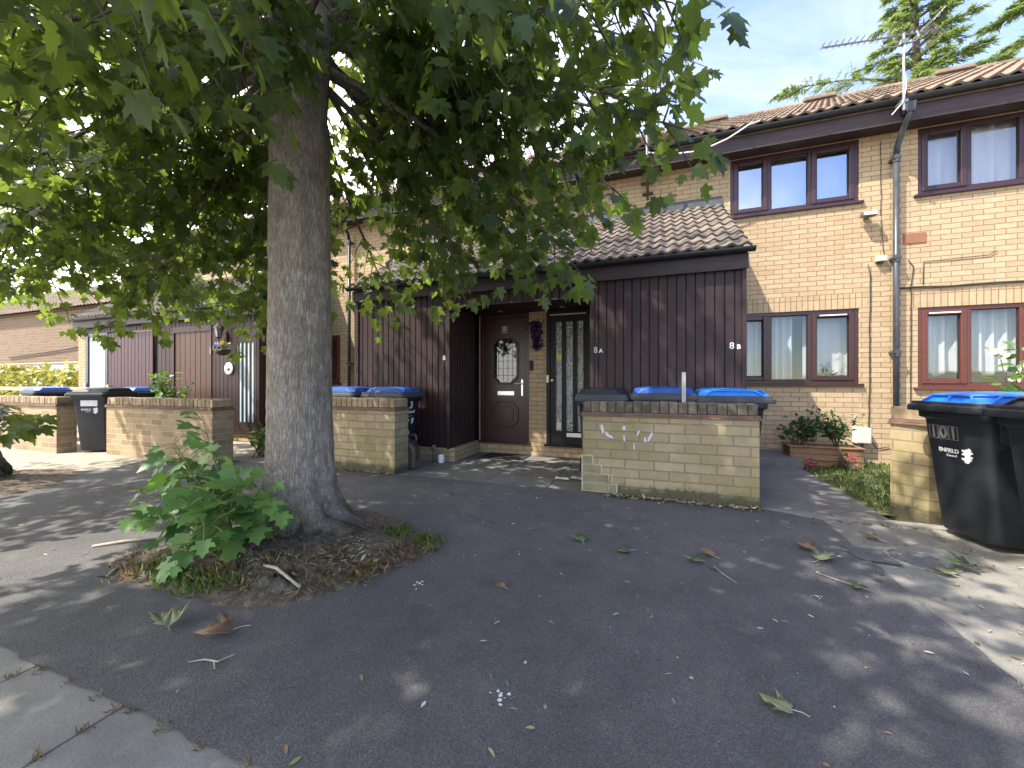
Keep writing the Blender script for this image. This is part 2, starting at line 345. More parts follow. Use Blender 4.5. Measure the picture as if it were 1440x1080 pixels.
def leafmat(name, stops, trans, tfac=.45, rough=.42, veins=True):
    m = mat(name, rough=rough, spec=.45); t = NT(m); g = t.node('NewGeometry')
    col = t.ramp(g.outputs['Random Per Island'], stops)
    o = t.coord(); f = t.noise(o, 18, 3, .6); col = t.mix(.5, col, t.ramp(f, [(.3,(.75,.75,.75)),(.7,(1.2,1.2,1.2))]), 'MULTIPLY')
    if veins:
        uv = t.coord('UV'); sp = t.node('SeparateXYZ'); t.l(uv, sp.inputs[0])
        at = t.node('Math', operation='ARCTAN2'); t.l(sp.outputs[0], at.inputs[0]); t.l(sp.outputs[1], at.inputs[1])
        mu = t.node('Math', operation='MULTIPLY'); t.l(at.outputs[0], mu.inputs[0]); mu.inputs[1].default_value = pi/R(38)
        si = t.node('Math', operation='SINE'); t.l(mu.outputs[0], si.inputs[0]); ab = t.node('Math', operation='ABSOLUTE'); t.l(si.outputs[0], ab.inputs[0])
        ln = t.node('VectorMath', operation='LENGTH'); t.l(uv, ln.inputs[0])
        pr = t.node('Math', operation='MULTIPLY'); t.l(ab.outputs[0], pr.inputs[0]); t.l(ln.outputs['Value'], pr.inputs[1])
        vein = t.ramp(pr.outputs[0], [(.02,(.55,)*3),(.075,G0)])
        col = t.mix(vein, col, (.16,.22,.07))
    t.color(col)
    tr = t.node('BsdfTranslucent'); tr.inputs['Color'].default_value = (*trans,1)
    tm = t.ramp(g.outputs['Random Per Island'], [(0,tuple(.7*x for x in trans)),(1,tuple(min(1,1.25*x) for x in trans))]); t.l(tm, tr.inputs['Color'])
    ms = t.node('MixShader'); ms.inputs[0].default_value = tfac
    out = t.n['Material Output']; t.l(t.b.outputs[0], ms.inputs[1]); t.l(tr.outputs[0], ms.inputs[2]); t.l(ms.outputs[0], out.inputs['Surface'])
    return m
M['leaf'] = leafmat('maple_leaf', [(0,(.015,.036,.016)),(.5,(.026,.058,.022)),(.85,(.042,.080,.022)),(1,(.085,.11,.025))], (.29,.39,.05), .45)
M['sapleaf'] = leafmat('young_maple_leaf', [(0,(.06,.14,.045)),(.6,(.11,.23,.065)),(1,(.22,.33,.08))], (.22,.40,.06), .36)
M['hedgeleaf'] = leafmat('yellow_hedge_leaf', [(0,(.10,.14,.03)),(.5,(.30,.28,.05)),(1,(.50,.42,.10))], (.4,.4,.06), .3, veins=False)
M['shrubleaf'] = leafmat('shrub_leaf', [(0,(.03,.075,.018)),(.7,(.07,.14,.03)),(1,(.18,.24,.05))], (.2,.32,.04), .35, veins=False)
M['darkleaf'] = leafmat('planter_leaf', [(0,(.02,.05,.018)),(.7,(.05,.09,.03)),(1,(.11,.13,.06))], (.14,.22,.04), .3, veins=False)
M['cedarleaf'] = leafmat('cedar_needles', [(0,(.11,.17,.06)),(.6,(.19,.27,.085)),(1,(.28,.36,.11))], (.3,.4,.1), .35, .6, veins=False)
M['grass'] = leafmat('grass_blade', [(0,(.09,.17,.03)),(.6,(.16,.25,.05)),(1,(.32,.31,.12))], (.25,.35,.06), .3, veins=False)
M['drygrass'] = leafmat('dry_grass_blade', [(0,(.16,.11,.04)),(.6,(.26,.17,.07)),(1,(.34,.28,.13))], (.4,.28,.1), .25, .7, veins=False)
M['fallgreen'] = leafmat('fallen_green_leaf', [(0,(.09,.14,.05)),(1,(.12,.17,.07))], (.2,.3,.06), .2)
M['fallpale'] = leafmat('fallen_pale_leaf', [(0,(.26,.27,.13)),(1,(.30,.30,.15))], (.3,.3,.1), .2)
M['fallbrown'] = leafmat('fallen_brown_leaf', [(0,(.17,.10,.055)),(1,(.26,.165,.095))], (.3,.2,.08), .15, .7)
M['litter'] = mat('litter_bits', rough=.85)
_t = NT(M['litter']); _g = _t.node('NewGeometry'); _t.color(_t.ramp(_g.outputs['Random Per Island'], [(0,(.05,.03,.02)),(.35,(.22,.13,.06)),(.6,(.35,.26,.14)),(.8,(.14,.2,.07)),(1,(.6,.55,.45))]))

def glassmat(name, refl, tint=(1,1,1), rough=0.0, bumpscale=None):
    m = bpy.data.materials.new(name); m.use_nodes = True; n = m.node_tree.nodes; l = m.node_tree.links
    n.remove(n['Principled BSDF']); out = n['Material Output']
    tr = n.new('ShaderNodeBsdfTransparent'); tr.inputs[0].default_value = (*tint,1)
    gl = n.new('ShaderNodeBsdfGlossy'); gl.inputs['Roughness'].default_value = rough
    fr = n.new('ShaderNodeFresnel'); fr.inputs['IOR'].default_value = 1.5
    ad = n.new('ShaderNodeMath'); ad.operation = 'ADD'; ad.use_clamp = True; ad.inputs[1].default_value = refl; l.new(fr.outputs[0], ad.inputs[0])
    ge = n.new('ShaderNodeNewGeometry'); sb = n.new('ShaderNodeMath'); sb.operation = 'SUBTRACT'; sb.use_clamp = True; l.new(ad.outputs[0], sb.inputs[0]); l.new(ge.outputs['Backfacing'], sb.inputs[1])
    ms = n.new('ShaderNodeMixShader'); l.new(sb.outputs[0], ms.inputs[0]); l.new(tr.outputs[0], ms.inputs[1]); l.new(gl.outputs[0], ms.inputs[2])
    l.new(ms.outputs[0], out.inputs['Surface'])
    if bumpscale:
        tc = n.new('ShaderNodeTexCoord'); no = n.new('ShaderNodeTexNoise'); no.inputs['Scale'].default_value = bumpscale; no.inputs['Detail'].default_value = 3
        l.new(tc.outputs['Object'], no.inputs['Vector']); b = n.new('ShaderNodeBump'); b.inputs['Strength'].default_value = .9; b.inputs['Distance'].default_value = .02
        l.new(no.outputs['Fac'], b.inputs['Height']); l.new(b.outputs[0], gl.inputs['Normal'])
    return m
M['glass'] = glassmat('window_glass', .06)
M['glass_sky'] = glassmat('coated_glass', .42)
M['glass_net'] = glassmat('half_coated_glass', .16)
M['glass_tex'] = glassmat('patterned_glass', .22, (.2,.21,.21), .1, 38)
M['glass_door'] = glassmat('leaded_glass', .05, (.25,.28,.28), .03)
M['glass_frost'] = mat('frosted_glass', (.42,.55,.58), .25)
def curtainmat(name, c, t=.35):
    m = mat(name, c, .9); q = NT(m); tr = q.node('BsdfTranslucent'); tr.inputs['Color'].default_value = (*c,1); ms = q.node('MixShader'); ms.inputs[0].default_value = t
    q.l(q.b.outputs[0], ms.inputs[1]); q.l(tr.outputs[0], ms.inputs[2]); q.l(ms.outputs[0], q.n['Material Output'].inputs['Surface'])
    f = q.noise(q.coord('Object', (1,1,1)), 60, 3, .6); q.color(q.mix(.35, c, q.ramp(f, [(.35,(.7,.7,.7)),(.65,(1.1,1.1,1.1))]), 'MULTIPLY')); return m
M['net'] = curtainmat('net_curtain', (.50,.53,.56))

# ------------------------------------------------------------------ leaves as numpy meshes
HALF = [(0,0),(.14,-.05),(.40,-.02),(.35,.08),(.33,.17),(.56,.27),(.54,.34),(.62,.52),(.45,.47),(.29,.43),(.25,.60),(.31,.74),(.15,.76),(0,1.02)]
def maple_template(fold=.16, droop=.18):
    k = len(HALF); vs = []; uv = []
    for x, y in HALF: vs.append((x, y, fold*abs(x) - droop*(x*x+y*y*.6))); uv.append((x,y))
    mid = [0, k-1]
    for x, y in HALF[1:-1]: vs.append((-x, y, fold*abs(x) - droop*(x*x+y*y*.6))); uv.append((-x,y))
    f1 = list(range(k)); f2 = [0, k-1] + list(range(2*k-3, k-1, -1))
    return np.array(vs), [f1, f2], np.array(uv)
OVAL = [(0,0),(.22,.2),(.3,.5),(.17,.82),(0,1)]
def oval_template(wd=1.0, droop=.2):
    vs = [(x*wd, y, .15*abs(x)-droop*y*y*.5) for x, y in OVAL] + [(-x*wd, y, .15*abs(x)-droop*y*y*.5) for x, y in OVAL[1:-1]]
    return np.array(vs), [[0,1,2,3,4],[0,4,7,6,5]], np.array([(v[0],v[1]) for v in vs])
def blade_template():
    vs = [(-.5,0,0),(.5,0,0),(.32,.55,.05),(0,1,.35),(-.32,.55,.05)]
    return np.array(vs, float), [[0,1,2,3,4]], np.array([(v[0],v[1]) for v in vs])
MAPLE = [maple_template(.16,.18), maple_template(.05,.32), maple_template(.28,.12)]
OVALT = oval_template(); BLADE = blade_template()

def leaf_verts(P, A, Nn, S, tmpl, W=None):
    A = A/np.linalg.norm(A, axis=1)[:,None]
    Nn = Nn - A*(Nn*A).sum(1)[:,None]; Nn = Nn/(np.linalg.norm(Nn, axis=1)[:,None]+1e-9)
    X = np.cross(A, Nn); T = tmpl[0]; W = S if W is None else W
    return P[:,None,:] + (X[:,None,:]*T[None,:,0:1]*W[:,None,None] + A[:,None,:]*T[None,:,1:2]*S[:,None,None] + Nn[:,None,:]*T[None,:,2:3]*S[:,None,None])
def leaf_mesh(name, groups):
    """groups: list of (P, A, N, S, template[, W])"""
    co = []; li = []; ls = []; uvs = []; vo = 0; lo = 0
    for gr in groups:
        P, A, Nn, S, tm = gr[:5]; n = len(P)
        if n == 0: continue
        V = leaf_verts(P, A, Nn, S, tm, gr[5] if len(gr) > 5 else None); k = V.shape[1]; co.append(V.reshape(-1,3))
        fl = np.concatenate([np.array(f) for f in tm[1]]); lens = [len(f) for f in tm[1]]
        starts = np.concatenate([[0], np.cumsum(lens)[:-1]]); tot = sum(lens)
        li.append((np.arange(n)[:,None]*k + fl[None,:] + vo).ravel()); ls.append((np.arange(n)[:,None]*tot + starts[None,:] + lo).ravel())
        uvs.append(np.tile(tm[2][fl], (n,1))); vo += n*k; lo += n*tot
    co = np.concatenate(co); li = np.concatenate(li); ls = np.concatenate(ls); uvs = np.concatenate(uvs)
    me = bpy.data.meshes.new(name); me.vertices.add(len(co)); me.vertices.foreach_set('co', co.astype(np.float32).ravel())
    me.loops.add(len(li)); me.loops.foreach_set('vertex_index', li.astype(np.int32))
    me.polygons.add(len(ls)); me.polygons.foreach_set('loop_start', ls.astype(np.int32))
    u = me.uv_layers.new(name='UV'); u.data.foreach_set('uv', uvs.astype(np.float32).ravel())
    me.update(calc_edges=True); me.validate(); return me
def leaf_obj(name, groups, m, parent=None, loc=None, label=None):
    me = leaf_mesh(name, groups); off = wpos(parent) if parent else Vector(loc or (0,0,0))
    me.transform(Matrix.Translation(-off)); return link(name, me, m, parent, None if parent else loc, label)
def split_groups(P, A, Nn, S, tmpls):
    P, A, Nn, S = map(np.array, (P, A, Nn, S)); q = np.arange(len(P)) % len(tmpls)
    return [(P[q==i], A[q==i], Nn[q==i], S[q==i], t) for i, t in enumerate(tmpls)]

# ------------------------------------------------------------------ ground
def sheet(name, poly, z, m, jitter=0, step=.06):
    pts = []
    for i, p in enumerate(poly):
        q = poly[(i+1) % len(poly)]; d = math.hypot(q[0]-p[0], q[1]-p[1]); n = max(1, int(d/step)) if jitter else 1
        nx, ny = -(q[1]-p[1])/d, (q[0]-p[0])/d
        for k in range(n):
            j = random.gauss(0, jitter) if (jitter and k) else 0
            pts.append((p[0]+(q[0]-p[0])*k/n + nx*j, p[1]+(q[1]-p[1])*k/n + ny*j))
    mb = MB(); mb.add([(x,y,z) for x,y in pts], [tuple(range(len(pts)))])
    o = build(name, mb, m, loc=(0,0,0)); 
    if o.data.polygons[0].normal.z < 0: o.data.flip_normals()
    return kind(o, 'structure')
def slabs(name, xs, ys, m, z=0.0, gap=.008, jit=.003, skip=None):
    mb = MB()
    for i in range(len(xs)-1):
        for j in range(len(ys)-1):
            if skip and skip(xs[i], ys[j]): continue
            a, b = random.uniform(-jit, jit), random.uniform(-jit, jit)
            x0, x1, y0, y1 = xs[i]+gap/2, xs[i+1]-gap/2, ys[j]+gap/2, ys[j+1]-gap/2
            mb.add([(x0,y0,-.03+z),(x1,y0,-.03+z),(x1,y1,-.03+z),(x0,y1,-.03+z),(x0,y0,z+a),(x1,y0,z+b),(x1,y1,z+b),(x0,y1,z+a)],
                   [(0,3,2,1),(4,5,6,7),(0,1,5,4),(1,2,6,5),(2,3,7,6),(3,0,4,7)])
    return kind(build(name, mb, m, loc=(0,0,0), bevel=.004), 'structure')
sheet('ground', [(-220,-220),(220,-220),(220,220),(-220,220)], -.05, M['slab_pale'])
sheet('road', [(-220,-9),(220,-9),(220,-1.2),(-220,-1.2)], -.12+.08, M['asphalt'])
kind(build('kerb', MB().box(-40,40,-1.2,-1.0,-.2,.0), M['kerb'], loc=(0,0,0), bevel=.015), 'structure')
slabs('front_paving', [-9.2,-8.0,-6.8,-5.6,-4.4,-3.1,-2.46,-1.85], [-1.0,-.35,.3,1.02], M['slab'])
slabs('worn_paving', [-1.85,.0,1.9,3.8,5.7], [-1.0,-.35,.3,1.02], M['slab_rough'], jit=.002)
slabs('side_paving', [1.25,2.03,2.75,3.6,4.5], [1.02,1.95,2.72,3.45,4.12], M['slab_side'], z=.001)
slabs('edging', [.95,1.5,2.4,3.3,4.4], [4.12,4.33], M['kerb'], z=.004)
slabs('pale_pavement', [-16,-14.8,-13.6,-12.4,-11.2,-10,-8.8,-7.9,-7.0,-6.4], [2.3,3.0,3.7,4.4,5.58], M['slab_pale'], z=-.002)
slabs('porch_paving', [-6.4,-5.6,-4.7,-3.72,-2.75,-1.95,-1.15,-.3,.95], [4.2,4.75,5.35,6.3,7.28], M['porchslab'], z=0)
slabs('path', [.96,1.93], [4.34,5.05,5.8,6.5], M['porchslab'], z=.004)
sheet('pavement', [(-16,.87),(1.37,.87),(1.365,3.0),(1.38,4.11),(.95,4.28),(-.73,4.28),(-3.2,4.28),(-5.9,4.10),(-7.35,3.68),(-7.0,3.1),(-8.2,2.55),(-16,2.4)], .008, M['asphalt'], .006)
kind(build('path_step', MB().box(.97,1.95,6.45,7.29,-.03,.13), M['porchslab'], loc=(0,0,0), bevel=.01), 'structure')
sheet('lawn_soil', [(1.93,4.5),(8,4.5),(8,7.3),(1.93,7.3)], -.004, M['lawnsoil'])

# tar patch and inspection cover on the side paving
sheet('tarmac_patch', [(1.30,3.28),(1.52,3.25),(1.50,3.50),(1.28,3.52)], .0125, M['asphalt'], .004)
cov = thing('inspection_cover', 'small round iron inspection cover set in a square frame of the grey side paving', 'manhole cover', (1.69,3.42,.006))
mbc = MB(); mbc.lathe([(.0,.0),(.145,.0),(.150,.004),(.150,-.0005)], (1.69,3.42,.007), 28)
for k in range(-5, 6):
    hw = math.sqrt(max(.001, .13**2-(k*.025)**2)); mbc.box(1.69-hw, 1.69+hw, 3.42+k*.025-.005, 3.42+k*.025+.005, .0105, .0135)
build('cover_plate', mbc, M['iron'], cov)
mbc = MB()
for a in range(28):
    a0, a1 = 2*pi*a/28, 2*pi*(a+1)/28
    mbc.prism([(1.69+.165*cos(a0),3.42+.165*sin(a0)),(1.69+.19*cos(a0),3.42+.19*sin(a0)),(1.69+.19*cos(a1),3.42+.19*sin(a1)),(1.69+.165*cos(a1),3.42+.165*sin(a1))], .002, .010, 'xy')
build('frame_ring', mbc, M['kerb'], cov)

# ------------------------------------------------------------------ houses
YF = 7.3
def wall_holes(mb, x0, x1, z0, z1, yf, th, holes):
    xs = sorted({x0,x1,*[h[0] for h in holes],*[h[1] for h in holes]}); zs = sorted({z0,z1,*[h[2] for h in holes],*[h[3] for h in holes]})
    inh = lambda a, b: any(h[0]-1e-6 <= a and a < h[1]-1e-6 and h[2]-1e-6 <= b and b < h[3]-1e-6 for h in holes)
    for i in range(len(xs)-1):
        for j in range(len(zs)-1):
            if inh(xs[i], zs[j]): continue
            a, b, c, d = xs[i], xs[i+1], zs[j], zs[j+1]
            mb.add([(a,yf,c),(b,yf,c),(b,yf,d),(a,yf,d)], [(0,1,2,3)]); mb.add([(a,yf+th,c),(b,yf+th,c),(b,yf+th,d),(a,yf+th,d)], [(3,2,1,0)])
    for a, b, c, d in holes:
        y0, y1 = yf, yf+th
        mb.add([(a,y0,c),(a,y1,c),(a,y1,d),(a,y0,d)], [(0,1,2,3)]); mb.add([(b,y0,c),(b,y1,c),(b,y1,d),(b,y0,d)], [(3,2,1,0)])
        mb.add([(a,y0,c),(b,y0,c),(b,y1,c),(a,y1,c)], [(0,1,2,3)]); mb.add([(a,y0,d),(b,y0,d),(b,y1,d),(a,y1,d)], [(3,2,1,0)])

def tile_roof(name, x0, x1, ye, ze, yt, zt, m, parent, period=.15, gauge=.29, amp=.03, jit=.006, label=None):
    """one small mesh island per tile (two waves wide)"""
    mb = MB(); dy, dz = yt-ye, zt-ze; Ls = math.hypot(dy, dz); nrow = max(1, round(Ls/gauge)); g = Ls/nrow
    ty, tz = dy/Ls, dz/Ls; ny, nz = -tz, ty
    nt_ = max(1, round((x1-x0)/(period*2))); tw = (x1-x0)/nt_; ns = 12
    def wave(t): 
        t = t % 1.0; return amp*(0.5-0.5*cos(2*pi*t**1.35))
    for r in range(nrow):
        for k in range(nt_):
            s0 = r*g - (.04 if r else .05) + random.uniform(-jit, jit); s1 = (r+1)*g + .02; lift = random.uniform(0, jit*.7); tilt = random.uniform(-jit, jit)
            vs = []
            for i in range(ns+1):
                x = x0 + k*tw + tw*i/ns*1.0; h = wave(2*i/ns); sk = tilt*(i/ns-.5)*2
                for s, add in ((s0+sk, .002), (s0+sk, .030), (s1, .006)):
                    hh = h + add + lift*(1 if add > .01 else 0); vs.append((x, ye+ty*s+ny*hh, ze+tz*s+nz*hh))
            fs = []
            for i in range(ns):
                a = i*3; fs += [(a, a+3, a+4, a+1), (a+1, a+4, a+5, a+2)]
            mb.add(vs, fs)
    o = build(name, mb, m, parent, label=label, uv=False, normals=False); return o

def cladding(mb, p0, p1, z0, z1, bw=.105, depth=.016, th=.03):
    """tongue and groove boards from p0 to p1 (xy); faces to the right hand of p0->p1 rotated -90 deg"""
    p0, p1 = Vector((*p0,0)), Vector((*p1,0)); L_ = (p1-p0).length; t = (p1-p0)/L_; n = Vector((t.y,-t.x,0)); nb = max(1, round(L_/bw)); b = L_/nb
    prof = []
    for i in range(nb):
        s = i*b; o = random.uniform(-.0015, .0015); prof += [(s, -depth), (s+.004, -depth), (s+.011, o), (s+b-.005, o), (s+b-.0005, -depth)]
    prof.append((L_, -depth)); k = len(prof)
    vs = [tuple(p0+t*s+n*d+Vector((0,0,z))) for z in (z0, z1) for s, d in prof]
    fs = [(i, i+1, k+i+1, k+i) for i in range(k-1)]
    mb.add(vs, fs)
    bvs = [tuple(p0+n*(-th)+Vector((0,0,z))) for z in (z0,z1)] + [tuple(p1+n*(-th)+Vector((0,0,z))) for z in (z0,z1)]
    a = len(mb.v); mb.add(bvs, [(0,1,3,2)])
    mb.f.append((a-2*k, a-k, a+1, a)); mb.f.append((a-k-1, a+2, a+3, a-1)); mb.f.append((a-2*k, a, a+2, a-k-1)); mb.f.append((a-k, a-1, a+3, a+1))
    mb.f[-2] = (a-2*k, a, a+2, a-k-1); return mb

def gutter(mb, x0, x1, y, z, r=.055):
    prof = [(cos(pi+pi*i/10)*r, sin(pi+pi*i/10)*r) for i in range(11)]; prof2 = [(a*.9, b*.9) for a, b in prof[::-1]]
    poly = [(y+a, z+b) for a, b in prof+prof2]; mb.prism(poly, x0, x1, 'yz')
    for x in (x0, x1-.012): mb.prism([(y+a*1.04, z+b*1.04) for a, b in prof], x, x+.012, 'yz')
    n = max(2, int((x1-x0)/.9))
    for i in range(n):
        x = x0+.3+(x1-x0-.6)*i/max(1,n-1); mb.prism([(y+a*1.12, z+b*1.12) for a, b in prof]+[(y+a*1.0, z+b*1.0) for a, b in prof[::-1]], x-.015, x+.015, 'yz')

def window(parent, x0, x1, z0, z1, splits, openers, mframe, mglass, vents=(), sillm=None, yf=YF, label=None):
    """splits: fractions of mullions; openers: indices of opening sashes"""
    y0 = yf+.015; y1 = yf+.085; fw = .06
    mb = MB(); mb.box(x0, x0+fw, y0, y1, z0, z1).box(x1-fw, x1, y0, y1, z0, z1).box(x0+fw, x1-fw, y0+.001, y1, z0, z0+fw).box(x0+fw, x1-fw, y0+.001, y1, z1-fw, z1)
    xs = [x0+fw] + [x0+fw+(x1-x0-2*fw)*s for s in splits] + [x1-fw]
    for x in xs[1:-1]: mb.box(x-.03, x+.03, y0+.002, y1, z0+fw, z1-fw)
    fr = build('window', mb, mframe, parent, bevel=.006, label=label)
    for i in range(len(xs)-1):
        a = xs[i] + (.03 if i else 0); b = xs[i+1] - (.03 if i < len(xs)-2 else 0); c, d = z0+fw, z1-fw
        if i in openers:
            sm = MB(); q = .058; yy0, yy1 = y0-.014, y0+.045
            sm.box(a-.012, a+q, yy0, yy1, c-.012, d+.012).box(b-q, b+.012, yy0, yy1, c-.012, d+.012).box(a+q, b-q, yy0+.001, yy1, c-.012, c+q).box(a+q, b-q, yy0+.001, yy1, d-q, d+.012)
            build('sash', sm, mframe, fr, bevel=.012); a += q; b -= q; c += q; d -= q
        pm = MB(); pm.box(a-.004, b+.004, y0+.030, y0+.042, c-.004, d+.004)
        build('pane', pm, mglass, fr)
        gm = MB(); t = .010
        gm.box(a, a+t, y0+.016, y0+.029, c, d).box(b-t, b, y0+.016, y0+.029, c, d).box(a+t, b-t, y0+.0165, y0+.029, c, c+t).box(a+t, b-t, y0+.0165, y0+.029, d-t, d)
        build('glazing_bead', gm, M['rubber'], fr)
        if i in vents:
            build('trickle_vent', MB().box((a+b)/2-.17, (a+b)/2+.17, y0-.030, y0-.0145, d+.02, d+.038), M['white'], fr, bevel=.003)
    sb = MB(); sb.box(x0-.05, x1+.05, yf-.045, y0-.001, z0-.035, z0+.004); build('sill', sb, sillm or mframe, fr, bevel=.006)
    return fr

M['net_white'] = curtainmat('white_net', (.60,.61,.62))
def curtain(x0, x1, z0, z1, y, label, amp=.03, waves=14, scallop=0, m=None, group=None):
    n = waves*10; rows = 10; mb = MB(); ph = random.random()*6
    for j in range(rows+1):
        for i in range(n+1):
            x = x0+(x1-x0)*i/n; f = j/rows
            zz = z0+(z1-z0)*f
            if scallop and j == 0: zz += scallop*abs(sin(pi*i/n*waves*.5))
            mb.v.append((x, y+amp*(.6+.4*(1-f))*sin(2*pi*i/n*waves+ph+.6*sin(3*i/n*pi+ph)), zz))
    for j in range(rows):
        for i in range(n): a = j*(n+1)+i; mb.f.append((a, a+1, a+n+2, a+n+1))
    o = build('net_curtain', mb, m or M['net'], loc=((x0+x1)/2, y, z0), uv=False, smooth=True, normals=False)
    s = o.modifiers.new('thick', 'SOLIDIFY'); s.thickness = .003
    return tag(o, label, 'curtain', group)

# --- main house
H = thing('terraced_house', 'buff brick terraced house with dark boarded double porch and brown windows', 'house', (0,YF,0))
UW = (1.178, 2.886, 3.92, 4.86); LW = (1.178, 2.886, 1.18, 2.32); RU = (3.57, 5.28, 3.90, 4.86); RL = (3.57, 5.28, 1.13, 2.28); SW = (-7.34,-6.98,1.18,2.32)
mb = MB(); wall_holes(mb, -6.72, 8.4, -.1, 4.98, YF, .28, [UW, LW, RU, RL])
mb.box(8.12, 8.4, YF+.28, 14, -.1, 4.98).box(-6.72, -6.44, YF+.28, 14, -.1, 4.98).box(-6.44, 8.12, 13.72, 14, -.1, 4.98)
build('wall', mb, M['brick'], H)
mb = MB().box(-6.44, 8.12, YF+.28, 13.72, 2.55, 2.75).box(-6.44, 8.12, YF+.28, 13.72, 4.90, 4.96).box(-6.44, 8.12, YF+.28, 13.72, -.05, .12)
mb.box(3.15, 3.3, YF+.281, 13.7, .12, 2.55).box(3.15, 3.3, YF+.281, 13.7, 2.75, 4.9)
build('floor', mb, M['room'], H)
for wn, zz in ((LW,2.32),(RL,2.28)):
    mb = MB().box(wn[0]-.1, wn[1]+.1, YF-.003, YF-.0005, zz, zz+.225); build('soldier_course', mb, M['soldier'], H)
window(H, *UW, (.31,.655), (0,2), M['upvc_plum'], M['glass_sky'], label='upper window with plum frame and three panes reflecting blue sky')
window(H, *LW, (.31,.655), (0,2), M['upvc'], M['glass'], vents=(2,), label='ground floor window with net curtains and one red-brown sash')
window(H, *RU, (.31,.655), (0,2), M['upvc_plum'], M['glass_net'], label='upper window with a taller middle pane right of the downpipe')
window(H, *RL, (.31,.655), (0,2), M['upvc_red'], M['glass'], vents=(0,), label='ground floor window with mahogany frame and lace curtain')
curtain(1.22, 2.1, 1.2, 2.3, 7.50, 'grey-white gathered net curtain at left and middle of the lower window beside the porch', 0.055, 9)
curtain(2.25, 2.85, 1.24, 2.3, 7.55, 'plain pale net curtain behind the little plant in the lower window beside the porch', .012, 4)
curtain(3.6, 5.25, 1.28, 2.26, 7.50, 'white lace curtain with scalloped hem in the lower window behind the wheelie bins', .05, 12, .07)
curtain(1.2, 2.86, 3.95, 4.84, 7.54, 'smooth pale net curtain in the upper window above the porch', .008, 6, 0, M['net_white'])
curtain(3.6, 5.25, 3.93, 4.84, 7.48, 'pale net curtain with loose folds in the upper window right of the downpipe', .024, 9, 0, M['net_white'])

# roof, soffit, gutter
tile_roof('roof', -6.72, 8.4, 6.96, 5.17, 10.8, 7.58, M['tile_main'], H, .19, .32, .04)
rf = build('roof_slope', MB().prism([(10.8,7.56),(10.8,7.4),(14.4,5.0),(14.4,5.15)], -6.72, 8.4, 'yz').prism([(6.98,5.145),(10.8,7.545),(10.8,7.40),(6.98,5.055)], -6.72, 8.4, 'yz'), M['tile_main'], H)
mb = MB()
x = -6.6
while x < 8.3:
    mb.prism([(10.8+.13*cos(pi*i/8), 7.55+.12*sin(pi*i/8)) for i in range(9)], x, x+.44, 'yz'); x += .45
build('ridge_tiles', mb, M['tile_main'], H)
mb = MB()
for x in (-3.4, -1.2, 1.05, 3.2, 5.5): build('ridge_vent', MB().prism([(10.62,7.60),(10.98,7.60),(10.96,7.71),(10.66,7.71)], x, x+.62, 'yz'), M['tile_main'], H, bevel=.03)
build('fascia', MB().box(-6.72, 8.4, 7.0, 7.03, 4.84, 5.125), M['fascia'], H, bevel=.004)
build('soffit', MB().box(-6.72, 8.4, 7.031, 7.298, 4.865, 4.895), M['fascia'], H)
mb = MB(); gutter(mb, -6.72, 8.4, 6.94, 5.13, .06); build('gutter', mb, M['gutter'], H)
# downpipes
def downpipe(x, parent, ztop=5.0, square=True, m='pipe', label=None):
    mb = MB(); r = .036
    mb.tube([(x,6.94,5.10),(x,6.94,4.90),(x-.015,6.965,4.84),(x-.02,7.17,4.60),(x-.02,7.2,4.47)], r, 12)
    mb.tube([(x-.02,7.2,4.5),(x-.02,7.2,-.02)], r, 12)
    p = build('downpipe', mb, M[m], parent, smooth=True, label=label)
    for z in (4.42, 2.98, 1.62): build('bracket', MB().box(x-.065, x+.025, 7.155, 7.298, z, z+.035).tube([(x-.02,7.2,z-.04),(x-.02,7.2,z+.06)], r*1.2, 12), M['pipe'], p)
    return p
downpipe(3.30, H)
build('hopper', MB().prism([(3.25,4.92),(3.35,4.92),(3.365,5.06),(3.235,5.06)], 6.895, 6.985), M['pipe'], H, bevel=.006)
downpipe(-6.6, H, m='gutter')
# terracotta air brick, lights and small fittings on the wall
build('air_brick', MB().box(3.40,3.66,7.288,7.302,3.21,3.36), M['orange'], H, bevel=.004)

# --- porch
P0 = -4.67; P1 = 1.0; PY = 5.27; DY = 6.17; OX0 = -2.92; OX1 = -.805
mb = MB()
mb.box(P0+.02, OX0-.02, PY+.002, PY+.2, -.05, .2).box(OX0-.03, OX0-.02+.10, PY+.003, DY, -.05, .20)
mb.box(OX1+.01, P1-.01, PY+.002, PY+.2, -.05, .2).box(OX1+.012, OX1+.11, PY+.2, DY, -.05, .2)
mb.box(OX0+.071, OX1+.011, DY, DY+.12, -.05, .20)
for a, b in ((OX0+.071,-2.83),(-1.945,-1.652),(-.95,OX1)): mb.box(a, b, DY, DY+.11, .201, 2.40)
mb.box(P0+.02, P0+.12, PY+.2, YF-.001, -.05, .2).box(P1-.11, P1-.01, PY+.2, YF-.001, -.05, .2)
porch = build('porch', mb, M['brick'], H, label='dark boarded double porch with two front doors in a recess')
mb = MB(); cladding(mb, (P0,PY), (OX0,PY), .2, 2.56); build('cladding', mb, M['clad'], porch)
mb = MB(); cladding(mb, (OX1,PY), (P1,PY), .2, 2.56); build('cladding', mb, M['clad'], porch)
mb = MB(); cladding(mb, (OX0,PY), (OX1,PY), 2.345, 2.56); build('cladding', mb, M['clad'], porch)
mb = MB(); cladding(mb, (OX0,PY+.005), (OX0,DY), .2, 2.36, .09); mb.v = [(x+.0,y,z) for x,y,z in mb.v]; build('cladding', mb, M['clad'], porch)
mb = MB(); cladding(mb, (OX1,DY), (OX1,PY+.005), .2, 2.36, .09); build('cladding', mb, M['clad'], porch)
